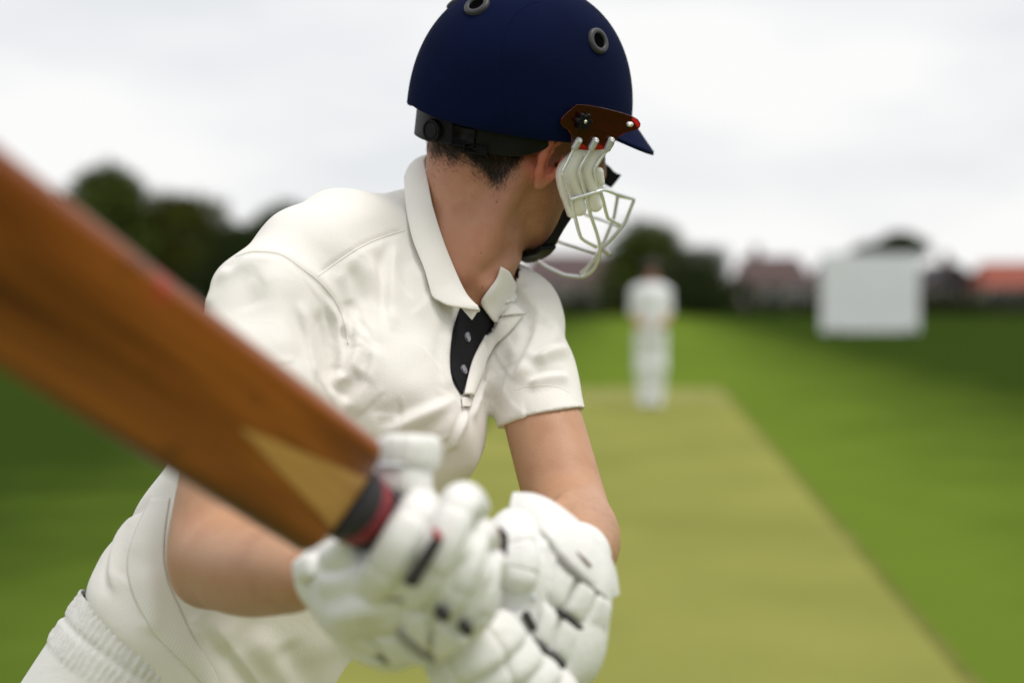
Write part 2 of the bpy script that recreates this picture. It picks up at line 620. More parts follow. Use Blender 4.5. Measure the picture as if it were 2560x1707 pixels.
# ------------------------------------------------------------------ trees, hedges
def leaf_cloud(name, blobs, count, size, mat, parent, seed, flat=0.75):
    g = np.random.default_rng(seed)
    w = np.array([b[3] * b[4] * b[5] for b in blobs]) ** 0.7
    which = g.choice(len(blobs), count, p=w / w.sum())
    B = np.array(blobs)[which]
    d = g.normal(size=(count, 3)); d /= np.linalg.norm(d, axis=1)[:, None]
    rad = g.uniform(0.35, 1.0, count) ** 0.45 * (1 + 0.12 * g.normal(size=count))
    c = B[:, :3] + d * rad[:, None] * B[:, 3:6]
    n = d + 0.8 * g.normal(size=(count, 3)); n /= np.linalg.norm(n, axis=1)[:, None]
    t = np.cross(n, g.normal(size=(count, 3))); t /= np.linalg.norm(t, axis=1)[:, None]
    b = np.cross(n, t)
    s = size * g.uniform(0.5, 1.3, count)[:, None]
    v = np.stack([c - t * s, c + b * s * .55, c + t * s, c - b * s * .55], 1).reshape(-1, 3)
    q = np.arange(count * 4).reshape(-1, 4)
    return link(name, np_mesh(name, v, q), mat, parent, smooth=False)

def tree(name, base, h, wid, mat, label, group, seed, crown_low=0.22, top=1.0, count=9000, shape='round'):
    g = np.random.default_rng(seed)
    root = empty(name, base)
    tag(root, label, 'tree', group)
    x, y, z = base
    bm = bmesh.new()
    me = tube_mesh('trunk', [(x, y, z - .1), (x + .1, y, z + h * .25), (x - .05, y + .1, z + h * .55), (x, y, z + h * .8)],
                   [h * .032, h * .025, h * .016, h * .006], 10)
    bm.free()
    tr = link('trunk', me, M['bark'], root)
    blobs = []
    for k in range(9):
        a = g.uniform(0, 2 * math.pi)
        hh = g.uniform(crown_low + .1, .86)
        if shape == 'flat':
            hh = g.uniform(.68, .9); rr = wid * .42 * g.uniform(.3, 1)
            blobs.append((x + rr * math.cos(a), y + rr * math.sin(a), z + h * hh, wid * .28, wid * .28, h * .10))
        else:
            rr = wid * .30 * (1.15 - abs(hh - .5)) * g.uniform(.3, 1)
            s = wid * g.uniform(.20, .29) * (1.1 if hh < .6 else .85)
            blobs.append((x + rr * math.cos(a), y + rr * math.sin(a), z + h * hh, s, s, min(s * .85, h * (1.0 - hh))))
        lb = tube_mesh('limb', [(x, y, z + h * min(hh, .7) * .6), ((x + blobs[-1][0]) / 2, (y + blobs[-1][1]) / 2, z + h * hh * .85), blobs[-1][:3]],
                       [h * .014, h * .009, h * .003], 7)
        link('limb', lb, M['bark'], root)
    if shape != 'flat':
        blobs.append((x, y, z + h * .62, wid * .36, wid * .36, h * .30))
        blobs.append((x, y, z + h * .84, wid * .22, wid * .22, h * .16))
        blobs.append((x, y, z + h * .36, wid * .40, wid * .40, h * .2))
    leaf_cloud('crown', blobs, count, h * .026, mat, root, seed + 100)
    return root

def hedge(name, a, b, h, wid, label, seed, cat='hedge', group=None):
    a = np.array(a, float); b = np.array(b, float)
    root = empty(name, (a + b) / 2)
    tag(root, label, cat, group)
    L = np.linalg.norm(b - a)
    n = max(3, int(L / (h * .6)))
    g = np.random.default_rng(seed)
    blobs = []
    for k in range(n):
        t = (k + .5) / n
        c = a + (b - a) * t
        hh = h * g.uniform(.82, 1.1)
        blobs.append((c[0], c[1], hh * .5, L / n * .8, wid * .5, hh * .55))
    leaf_cloud('foliage', blobs, int(min(420 * n, 16000)), h * .085, M['hedge'], root, seed)
    for k in range(0, n, 2):
        c = blobs[k]
        link('stem', tube_mesh('stem', [(c[0], c[1], 0), (c[0] + .05, c[1], h * .7)], [.05, .02], 6), M['bark'], root)
    return root

def col(px, D):                                # a place on the ground at distance D below pixel column px
    return ((px - CX) / FPX * D, D, 0.0)

def top_h(py, D):                              # height of something whose top is at row py, at distance D
    return float(P(CX, py, D)[2])

tree('broadleaf_tree', col(262, 92), top_h(400, 92), 8.2, M['leaf_a'], 'tallest round green tree, furthest left behind the bat', 'trees along the boundary', 11)
tree('broadleaf_tree', col(452, 96), top_h(482, 96), 8.0, M['leaf_b'], 'olive green tree beside the tallest tree on the left', 'trees along the boundary', 12)
tree('broadleaf_tree', col(600, 88), top_h(556, 88), 7.0, M['leaf_c'], 'low very dark tree just left of the batsman shoulder', 'trees along the boundary', 13)
tree('broadleaf_tree', col(720, 92), top_h(500, 92), 6.2, M['leaf_c'], 'dark tree peeping over the batsman near shoulder', 'trees along the boundary', 14)
tree('broadleaf_tree', col(1612, 100), top_h(546, 100), 8.0, M['leaf_a'], 'round green tree behind the helmet grille', 'trees along the boundary', 16)
tree('broadleaf_tree', col(1750, 97), top_h(612, 97), 6.0, M['leaf_c'], 'dark bushy tree to the right of the far player', 'trees along the boundary', 17, crown_low=.0)
tree('flat_topped_tree', col(2226, 112), top_h(578, 112), 5.2, M['leaf_c'], 'flat topped dark tree rising behind the white sight screen', 'trees along the boundary', 18, shape='flat', count=7000)

tree('broadleaf_tree', col(356, 99), top_h(520, 99), 6.5, M['leaf_b'], 'olive tree filling the gap between the two tallest left trees', 'trees along the boundary', 20, count=6000)
tree('broadleaf_tree', col(535, 99), top_h(540, 99), 6.0, M['leaf_a'], 'small green tree left of the low very dark tree', 'trees along the boundary', 21, count=6000)
hedge('boundary_hedge', col(-1100, 101), col(1290, 101), 2.9, 2.0, 'long dark hedge under the trees on the left', 31)
hedge('boundary_hedge', col(1290, 103), col(1640, 103), 1.25, 1.6, 'low dark hedge in front of the mauve roofed house', 32)
hedge('boundary_hedge', col(1640, 100), col(1880, 100), 2.8, 2.0, 'tall dark hedge between far player and sight screen', 33)
hedge('boundary_hedge', col(1880, 104), col(2080, 104), 1.15, 1.5, 'low dark hedge in front of the brown roofed bungalow', 34)
hedge('boundary_hedge', col(2270, 103), col(3700, 103), 1.5, 1.8, 'low dark hedge to the right of the sight screen', 35)

# ------------------------------------------------------------------ houses
def house(name, cx_px, D, width, depth, wall_h, roof_h, wall, roof, label, rz=0.0, gable_front=False, chimney=0.25, windows=3):
    x, y, _ = col(cx_px, D)
    root = empty(name, (x, y, 0), rz)
    tag(root, label, 'house', 'houses behind the boundary')
    T = Matrix.Translation((x, y, 0)) @ Matrix.Rotation(rz, 4, 'Z')
    w, d = width / 2, depth / 2
    bm = bmesh.new(); box(bm, (0, 0, wall_h / 2), (width, depth, wall_h), T)
    link('wall', from_bm('wall', bm), wall, root, False)
    e, z0, z1 = 0.35, wall_h - .05, wall_h + roof_h
    if gable_front:
        vs = [(-w - e, -d - e, z0), (w + e, -d - e, z0), (0, -d - e, z1), (-w - e, d + e, z0), (w + e, d + e, z0), (0, d + e, z1)]
        fs = [(0, 2, 5, 3), (1, 4, 5, 2), (0, 3, 4, 1), (0, 1, 2), (3, 5, 4)]
    else:
        vs = [(-w - e, -d - e, z0), (w + e, -d - e, z0), (w + e, d + e, z0), (-w - e, d + e, z0), (-w * .82, 0, z1), (w * .82, 0, z1)]
        fs = [(0, 1, 5, 4), (2, 3, 4, 5), (1, 2, 5), (3, 0, 4), (0, 3, 2, 1)]
    rf = link('roof', mesh('roof', [T @ Vector(v) for v in vs], fs), roof, root, False)
    if chimney is not None:
        bm = bmesh.new(); box(bm, (w * chimney * 2, 0.2, z1 + .1), (.7, .6, 1.1), T)
        box(bm, (w * chimney * 2 - .15, .2, z1 + .8), (.2, .2, .3), T); box(bm, (w * chimney * 2 + .15, .2, z1 + .8), (.2, .2, .3), T)
        link('chimney', from_bm('chimney', bm), M['brick'], rf, False)
    for k in range(windows):
        xx = -w + width * (k + .5) / windows
        if k == windows // 2 and windows > 2:
            bm = bmesh.new(); box(bm, (xx, -d - .03, 1.0), (.95, .08, 2.0), T)
            dr = link('door', from_bm('door', bm), M['door'], root, False)
            bm = bmesh.new(); box(bm, (xx + .35, -d - .10, 1.0), (.05, .06, .16), T)
            link('handle', from_bm('handle', bm), M['frame_white'], dr, False)
            continue
        bm = bmesh.new()
        for (ox, oz, sx, sz) in ((-.75, 0, .1, 1.3), (.75, 0, .1, 1.3), (0, .6, 1.4, .1), (0, -.6, 1.4, .1), (0, 0, .06, 1.1)):
            box(bm, (xx + ox, -d - .04, 1.5 + oz), (sx, .12, sz), T)
        wi = link('window', from_bm('window', bm), M['frame_white'], root, False)
        bm = bmesh.new(); box(bm, (xx, -d - .015, 1.5), (1.4, .05, 1.1), T)
        link('pane', from_bm('pane', bm), M['pane'], wi, False)
    return root

house('detached_house', 1445, 118, 9.5, 7, 2.5, 2.5, M['render_beige'], M['roof_mauve'], 'house with wide mauve brown roof behind the far player', chimney=None, windows=5)
house('bungalow', 1925, 118, 5.6, 7, 2.4, 2.3, M['render_beige'], M['roof_brown'], 'beige bungalow with brown roof left of the sight screen', R(-4), chimney=-.2)
house('bungalow', 2095, 121, 4.6, 6, 2.5, 2.5, M['render_pale'], M['roof_brown'], 'bungalow with pale walls mostly hidden behind the sight screen', R(3), gable_front=True, chimney=None)
house('bungalow', 2352, 122, 4.6, 7, 2.4, 1.8, M['brick'], M['roof_dark'], 'dark roofed brick house right of the sight screen', R(2), gable_front=True, chimney=.1, windows=2)
house('bungalow', 2545, 117, 7.2, 7, 2.2, 2.0, M['render_beige'], M['roof_red'], 'house with orange red tiled roof at the right edge', R(-3), chimney=None, windows=5)

# ------------------------------------------------------------------ sight screen
def sight_screen():
    D = 50.0
    x0, x1 = (2052 - CX) / FPX * D, (2298 - CX) / FPX * D
    zt = top_h(634, D)
    zb = 0.10
    y = D
    root = empty('sight_screen', ((x0 + x1) / 2, y, 0))
    tag(root, 'large white sight screen standing on the grass in front of houses', 'sight screen')
    nb = 14
    bw = (x1 - x0) / nb
    me = None
    for k in range(nb):
        bm = bmesh.new()
        vs = box(bm, (0, 0, 0), (bw - .012, .03, zt - zb))
        me = from_bm('board', bm) if me is None else me
        o = link('board', me, M['screen_white'] if k == 0 else None, root, False)
        o.location = (x0 + bw * (k + .5), y + .006 * (k % 2), (zt + zb) / 2)
    for z in (zb + .15, (zb + zt) / 2, zt - .15):
        bm = bmesh.new(); box(bm, ((x0 + x1) / 2, y + .06, z), (x1 - x0, .07, .09))
        link('rail', from_bm('rail', bm), M['screen_white'], root, False)
    for x in (x0 + .4, x1 - .4):
        link('leg', tube_mesh('leg', [(x, y + .08, zt - .3), (x, y + 1.1, .28)], .035, 8), M['screen_white'], root)
        link('foot_beam', tube_mesh('foot_beam', [(x, y - .25, .26), (x, y + 1.15, .26)], .04, 8), M['screen_white'], root)
        for yy in (y - .2, y + 1.1):
            th = np.linspace(0, 2 * math.pi, 25)
            ring = [(x + .08, yy + .11 * math.cos(a), .14 + .11 * math.sin(a)) for a in th]
            link('wheel', tube_mesh('wheel', ring, .03, 8, caps=False), M['rubber'], root)
sight_screen()
# ------------------------------------------------------------------ the batsman: materials
M['skin'] = pmat('skin', (0.46, 0.232, 0.142), (0.395, 0.182, 0.106), scale=14, rough=0.50, bump=0.10, bscale=420, spec=0.4, sss=0.12, detail=6, lo=.3, hi=.7)
f = noise_fac(M['skin'], 40, 0.50, 0.95, detail=2)
add_mix(M['skin'], f, (0.40, 0.155, 0.098))
def pale_arms(m):
    """Neck and face are weathered, the arms paler."""
    n, l = m.node_tree.nodes, m.node_tree.links
    tc = n.new('ShaderNodeTexCoord'); sx = n.new('ShaderNodeSeparateXYZ'); l.new(tc.outputs['Object'], sx.inputs[0])
    mr = n.new('ShaderNodeMapRange'); mr.inputs['From Min'].default_value = 1.32; mr.inputs['From Max'].default_value = 1.22; mr.inputs['To Max'].default_value = .8; mr.clamp = True
    l.new(sx.outputs['Z'], mr.inputs['Value'])
    add_mix(m, mr.outputs['Result'], (0.50, 0.285, 0.170))
def ruddy(m, c, r, color, amt):
    n, l = m.node_tree.nodes, m.node_tree.links
    tc = n.new('ShaderNodeTexCoord')
    d = n.new('ShaderNodeVectorMath'); d.operation = 'DISTANCE'; d.inputs[1].default_value = tuple(map(float, c))
    l.new(tc.outputs['Object'], d.inputs[0])
    mr = n.new('ShaderNodeMapRange'); mr.inputs['From Min'].default_value = r; mr.inputs['From Max'].default_value = r * .55; mr.inputs['To Max'].default_value = amt; mr.clamp = True
    l.new(d.outputs['Value'], mr.inputs['Value'])
    add_mix(m, mr.outputs['Result'], color)
f = noise_fac(M['skin'], 30, 0.46, 0.74, detail=7)
add_mix(M['skin'], f, (0.37, 0.150, 0.088))
f = noise_fac(M['skin'], 150, 0.755, 0.80, detail=1)
add_mix(M['skin'], f, (0.22, 0.10, 0.06))
pale_arms(M['skin'])
f = noise_fac(M['skin'], 22, 0.50, 0.85, detail=7)
add_mix(M['skin'], f, (0.40, 0.195, 0.112))
M['hair'] = pmat('hair', (0.018, 0.012, 0.009), (0.030, 0.019, 0.013), scale=60, rough=0.5, spec=0.4)
M['arm_hair'] = pmat('arm_hair', (0.16, 0.09, 0.04), rough=0.5)
M['shirt'] = pmat('shirt_cloth', (0.82, 0.795, 0.752), (0.795, 0.768, 0.724), scale=5, rough=0.95, spec=0.06, sheen=0.22)
def weave(m, s, strength, dist=0.002):
    n, l = m.node_tree.nodes, m.node_tree.links
    b = n['Principled BSDF']
    tc = n.new('ShaderNodeTexCoord')
    t = n.new('ShaderNodeTexNoise'); t.inputs['Scale'].default_value = s; t.inputs['Detail'].default_value = 2
    t2 = n.new('ShaderNodeTexNoise'); t2.inputs['Scale'].default_value = 16; t2.inputs['Detail'].default_value = 5; t2.inputs['Distortion'].default_value = 1.2
    l.new(tc.outputs['Object'], t.inputs['Vector']); l.new(tc.outputs['Object'], t2.inputs['Vector'])
    bp = n.new('ShaderNodeBump'); bp.inputs['Strength'].default_value = strength; bp.inputs['Distance'].default_value = dist
    bp2 = n.new('ShaderNodeBump'); bp2.inputs['Strength'].default_value = 0.07; bp2.inputs['Distance'].default_value = 0.02
    l.new(t2.outputs['Fac'], bp2.inputs['Height'])
    l.new(bp2.outputs['Normal'], bp.inputs['Normal'])
    l.new(t.outputs['Fac'], bp.inputs['Height']); l.new(bp.outputs['Normal'], b.inputs['Normal'])
weave(M['shirt'], 900, 0.35)
M['mesh_cloth'] = pmat('mesh_cloth', (0.82, 0.795, 0.752), (0.795, 0.768, 0.724), scale=5, rough=0.95, spec=0.06, sheen=0.22)
M['trouser'] = pmat('trouser_cloth', (0.76, 0.755, 0.725), (0.72, 0.715, 0.685), scale=5, rough=0.95, spec=0.06, sheen=0.22)
weave(M['trouser'], 1100, 0.35)
M['black_cloth'] = pmat('black_cloth', (0.008, 0.008, 0.010), rough=0.85, spec=0.2)
M['button'] = pmat('button', (0.32, 0.31, 0.36), (0.12, 0.12, 0.16), scale=160, rough=0.25, spec=0.6)
M['shoe'] = pmat('shoe', (0.7, 0.7, 0.7), rough=0.5)

# ------------------------------------------------------------------ the batsman: joints
PEL = P(400, 1790, 1.68)
NB = P(1135, 660, 1.79)
RS, LS = P(668, 760, 1.62), P(1286, 790, 1.86)
RE, LE = P(524, 1404, 1.50), P(1428, 1308, 1.70)
RW, LW = P(770, 1440, 1.28), P(1440, 1392, 1.44)
RH, LH = P(905, 1450, 1.258), P(1400, 1480, 1.385)
AX = unit(NB - PEL)
LAT = RS - LS; LAT = unit(LAT - AX * (LAT @ AX))
FRO = np.cross(AX, LAT)
def B(s, x, y):                                # body frame: up the spine, to his right, to his front
    return PEL + AX * s + LAT * x + FRO * y

HC = P(1307.5, 235.7, 1.80)                    # helmet frame: forward, right, up
AZ, PIT, ROL = R(22.67), R(1.52), R(15.48)
HF = np.array([math.cos(AZ) * math.cos(PIT), math.sin(AZ) * math.cos(PIT), -math.sin(PIT)])
HR = unit(np.cross(HF, [0, 0, 1]))
HU = np.cross(HR, HF)
HR, HU = HR * math.cos(ROL) - HU * math.sin(ROL), HU * math.cos(ROL) + HR * math.sin(ROL)
HAX = np.stack([HF, HR, HU])
def H(f, r, u):
    return HC + HF * f + HR * r + HU * u
NOD = R(19)                                    # the chin is tucked under the helmet
KF, KU = HF * math.cos(NOD) - HU * math.sin(NOD), HU * math.cos(NOD) + HF * math.sin(NOD)
KC = H(.010, 0, -.055)
KAX = np.stack([KF, HR, KU])
def K_(f, r, u):                               # head frame, turning about the ears
    return KC + KF * (f - .010) + HR * r + KU * (u + .055)
def HE(px, py, a, b):                          # where the ray first meets an upright elliptic drum in the helmet frame
    q = ray(px, py)
    of, orr = (C0 - HC) @ HF / a, (C0 - HC) @ HR / b
    df, dr = q @ HF / a, q @ HR / b
    A_, B_, C_ = df * df + dr * dr, of * df + orr * dr, of * of + orr * orr - 1
    t = (-B_ - math.sqrt(max(0.0, B_ * B_ - A_ * C_))) / A_
    return C0 + q * t
def HP(px, py, r):                             # where the ray through a pixel meets the plane r metres to the head's right
    q = ray(px, py)
    t = (r - (C0 - HC) @ HR) / (q @ HR)
    return C0 + q * t

for s_ in (1, -1):
    ruddy(M['skin'], K_(.006, .094 * s_, -.065), .042, (0.52, 0.135, 0.085), .75)
def stubble(m, c, r):
    n, l = m.node_tree.nodes, m.node_tree.links
    f = noise_fac(m, 620, .56, .64, detail=1)
    tc = n.new('ShaderNodeTexCoord')
    d = n.new('ShaderNodeVectorMath'); d.operation = 'DISTANCE'; d.inputs[1].default_value = tuple(map(float, c))
    l.new(tc.outputs['Object'], d.inputs[0])
    mr = n.new('ShaderNodeMapRange'); mr.inputs['From Min'].default_value = r; mr.inputs['From Max'].default_value = r * .4; mr.inputs['To Max'].default_value = .42; mr.clamp = True
    l.new(d.outputs['Value'], mr.inputs['Value'])
    mu = n.new('ShaderNodeMath'); mu.operation = 'MULTIPLY'; l.new(f, mu.inputs[0]); l.new(mr.outputs['Result'], mu.inputs[1])
    add_mix(m, mu.outputs[0], (0.10, 0.055, 0.035))
stubble(M['skin'], K_(.055, .035, -.135), .095)
batsman = empty('person', (float(PEL[0]), float(PEL[1]), 0))
tag(batsman, 'batsman in cream shirt leaning forward, head turned away, gripping a bat', 'person')

# feet and legs (below the picture, so that the figure stands)
HJ = [B(-.03, .075, 0), B(-.03, -.075, 0)]
KN = [np.array([HJ[0][0] + .10, HJ[0][1] - .08, .44]), np.array([HJ[1][0] + .22, HJ[1][1] + .10, .46])]
AN = [np.array([HJ[0][0] - .04, HJ[0][1] - .02, .09]), np.array([HJ[1][0] + .20, HJ[1][1] + .28, .09])]

torso_nodes = [(-.12, -.020, .020, .128, .122), (.02, -.020, .018, .130, .124), (.050, -.012, .013, .146, .125), (.080, 0, .006, .167, .128), (.13, 0, .003, .173, .128), (.26, 0, .002, .168, .127), (.38, 0, .004, .168, .130),
               (.47, -.004, .008, .158, .135), (.56, 0, -.012, .115, .088), (.63, 0, -.018, .066, .066), (.67, 0, -.016, .058, .058)]

def shrink(nodes, k):
    return [(s, ox, oy, a - k, b - k) for s, ox, oy, a, b in nodes]

def head_sdf():
    fs = [ell(H(.003, 0, .005), (.102, .080, .106), HAX)]
    fs.append(ell(K_(.040, 0, -.085), (.066, .058, .085), KAX))
    for s in (1, -1):
        fs.append(cone(K_(.012, .056 * s, -.085), K_(.075, .022 * s, -.160), .020, .020))
        fs.append(ell(K_(.070, .036 * s, -.055), (.030, .024, .032), KAX))
    fs.append(ell(K_(.084, 0, -.160), (.024, .026, .022), KAX))
    fs.append(cone(K_(.103, 0, -.010), K_(.126, 0, -.058), .007, .013))
    fs.append(ell(K_(.098, 0, .006), (.014, .05, .012), KAX))
    fs.append(ell(K_(.103, 0, -.098), (.012, .024, .009), KAX))
    fs.append(ell(K_(.101, 0, -.113), (.011, .020, .008), KAX))
    base = union(fs, .028)
    ears = []
    for s in (1, -1):
        o = unit(HR * s * .75 - KF * .66)                # ear sticks out and back
        tq = unit(KU * .96 - KF * .28)
        b = unit(np.cross(o, tq))
        ears.append(ell(K_(.014, .086 * s, -.062), (.006, .019, .033), np.stack([unit(np.cross(b, tq)), b, tq])))
        ears.append(ell(K_(.020, .083 * s, -.092), (.006, .009, .012), KAX))
    ear = union(ears, .006)
    for s in (1, -1):
        pts_ = [K_(.006, .092 * s, -.026), K_(.000, .0955 * s, -.044), K_(-.001, .095 * s, -.066), K_(.006, .090 * s, -.086), K_(.014, .086 * s, -.102)]
        ears += [cone(pts_[i], pts_[i + 1], .0050, .0048) for i in range(4)]
    ear = union(ears, .006)
    rim = union([ell(K_(.018, .092 * s, -.062), (.006, .010, .022), KAX) for s in (1, -1)], .004)
    eyes = union([ell(K_(.094, .032 * s, -.012), (.012, .012, .009), KAX) for s in (1, -1)], .004)
    return base, ear, rim, eyes

head_b, head_ear, head_dent, head_eye = head_sdf()
neck = union([cone(H(-.058, 0, -.045), P(1165, 640, 1.81), .060, .056), cone(P(1165, 640, 1.81), P(1110, 760, 1.80), .056, .062),
              cone(K_(.02, 0, -.11), NB + FRO * .012 + AX * .02, .040, .042)], .03)
sterno = union([cone(K_(-.005, .064, -.085), NB + FRO * .045 + LAT * .012 - AX * .012, .013, .013),
                cone(K_(-.005, -.064, -.085), NB + FRO * .045 - LAT * .012 - AX * .012, .013, .013)], .01)
core = axial(PEL, NB, LAT, shrink(torso_nodes, .022))
trapz = union([cone(P(1060, 640, 1.83), P(870, 640, 1.75), .042, .036), cone(P(870, 640, 1.75), RS, .036, .038), cone(P(1090, 650, 1.86), LS, .038, .026)], .03)

def limb(a, b, c, r):
    """Arm: shoulder, elbow, wrist with a taper and the swell of biceps and forearm."""
    up = unit(b - a); fo = unit(c - b)
    bis = unit(fo - up)                           # points to the inside of the bend
    key = np.array([[*a, r[0]], [*(a + (b - a) * .45 + bis * .004), r[1]], [*(b - up * .045 + bis * .002), r[2]], [*(b + bis * .004), r[2] * .99],
                    [*(b + fo * .045 + bis * .002), (r[2] + r[3]) / 2], [*(b + (c - b) * .45 + up * .003), r[3]], [*(b + (c - b) * .78), (r[3] + r[4]) / 2], [*c, r[4]]])
    k_ = catmull(key, 15)
    parts = [cone(k_[i, :3], k_[i + 1, :3], k_[i, 3], k_[i + 1, 3]) for i in range(14)]
    f = union(parts, .022)
    pt = ell(b - bis * r[2] * .55, (r[2] * .55,) * 3)
    return lambda p: smin(f(p), pt(p), .03)

arm_r = limb(RS, RE, RW, (.056, .052, .045, .041, .028))
arm_l = limb(LS, LE, LW, (.038, .0435, .0445, .0475, .032))
hands = union([cone(RW, RH, .025, .022), ell(RH, (.026, .024, .026)), cone(LW, LH, .026, .028), ell(LH, (.032, .03, .034))], .02)
legs = union([cone(HJ[i], KN[i], .066, .052) for i in (0, 1)] + [cone(KN[i], AN[i], .054, .036) for i in (0, 1)]
             + [cone(AN[i], AN[i] + np.array([.14 * FRO[0], .14 * FRO[1], -.04]), .036, .03) for i in (0, 1)], .03)

def body_sdf(p):
    d = smin(head_b(p), neck(p), .030)
    d = smin(d, sterno(p), .020)
    d = smax(d, -head_eye(p), .008)
    d = smin(d, np.maximum(head_ear(p), -head_dent(p)), .006)
    t = smin(core(p), trapz(p), .05)
    d = smin(d, t, .045)
    d = smin(d, arm_r(p), .03)
    d = smin(d, arm_l(p), .03)
    d = smin(d, hands(p), .015)
    return smin(d, legs(p), .04)

bv, bq = isosurface(body_sdf, (-.72, 1.08, -.02), (.32, 2.12, 1.83), .0048)
def relax(v, q, mask, n):
    """Even out small ripples where mask is 1."""
    e = np.vstack([q[:, [0, 1]], q[:, [1, 2]], q[:, [2, 3]], q[:, [3, 0]]])
    cnt = np.zeros(len(v)); np.add.at(cnt, e[:, 0], 1); np.add.at(cnt, e[:, 1], 1)
    v = v.copy()
    for k in range(n):
        acc = np.zeros_like(v); np.add.at(acc, e[:, 0], v[e[:, 1]]); np.add.at(acc, e[:, 1], v[e[:, 0]])
        lam = .5
        v += (acc / cnt[:, None] - v) * lam * mask[:, None]
    return v
am = np.clip(1 - np.minimum(np.abs(arm_r(bv)), np.abs(arm_l(bv))) / .012, 0, 1)
bv = relax(bv, bq, am, 30)
fn = normals_of(bv, bq)
body_bvh = tree_of(bv, bq)
bd = sculpt(bv, fn, body_bvh, [
    ([(1330, 620), (1290, 655), (1235, 700), (1180, 745)], .004, .010, 'ridge'),
    ([(1300, 600), (1240, 660), (1190, 700)], -.003, .010, 'ridge'),
    ([(1365, 1290), (1400, 1258), (1440, 1235)], -.006, .008, 'seam'),
    ([(1380, 1262), (1410, 1240), (1432, 1220)], .003, .012, 'ridge'),
])
bv = bv + fn * bd[:, None]
body = link('body', np_mesh('body', bv, bq), M['skin'], batsman)

# ------------------------------------------------------------------ shirt
shirt_core = axial(PEL, NB, LAT, torso_nodes)
ua_r, ua_l = unit(RE - RS), unit(LE - LS)
sh_parts = [
    cone(P(1015, 585, 1.835), P(860, 600, 1.75), .052, .052),
    cone(P(860, 602, 1.75), P(770, 655, 1.68), .052, .054), cone(P(770, 655, 1.68), RS, .054, .054),
    cone(P(1060, 600, 1.87), LS, .052, .052),
]
sleeve_r = union([cone(RS, RS + ua_r * .10, .062, .074), cone(RS + ua_r * .10, RS + ua_r * .24, .074, .076)], .02)
sleeve_l = union([cone(LS, LS + ua_l * .10, .058, .054), cone(LS + ua_l * .10, LS + ua_l * .20, .055, .0555)], .02)
yoke = union(sh_parts, .05)
CUFF_L = P(1358, 1046, 1.786)
CUFF_N = unit((.20, -.20, -.95))
hole_l = cone(LS + ua_l * .13, LS + ua_l * .20, .0445, .0435)
hole_r = cone(RS + ua_r * .14, RS + ua_r * .17, .064, .066)
def shirt_sdf(p):
    d = smin(shirt_core(p), yoke(p), .06)
    sr = np.maximum(sleeve_r(p), (p - RS) @ ua_r - .180)
    d = smin(d, sr, .03)
    sl = np.maximum(sleeve_l(p), (p - CUFF_L) @ CUFF_N)
    d = smin(d, sl, .03)
    d = np.maximum(d, -hole_l(p))
    return np.maximum(d, -hole_r(p))
sv, sq = isosurface(shirt_sdf, (-.72, 1.30, .55), (.20, 2.10, 1.60), .0029)
sn = normals_of(sv, sq)
shirt_bvh0 = tree_of(sv, sq)
def z2(*pp): return [(480 + x / 1.912, 380 + y / 1.912) for x, y in pp]
def z4(*pp): return [(1050 + x / 3.563, 620 + y / 3.563) for x, y in pp]
def z5(*pp): return [(50 + x / 2.5835, 1100 + y / 2.5835) for x, y in pp]
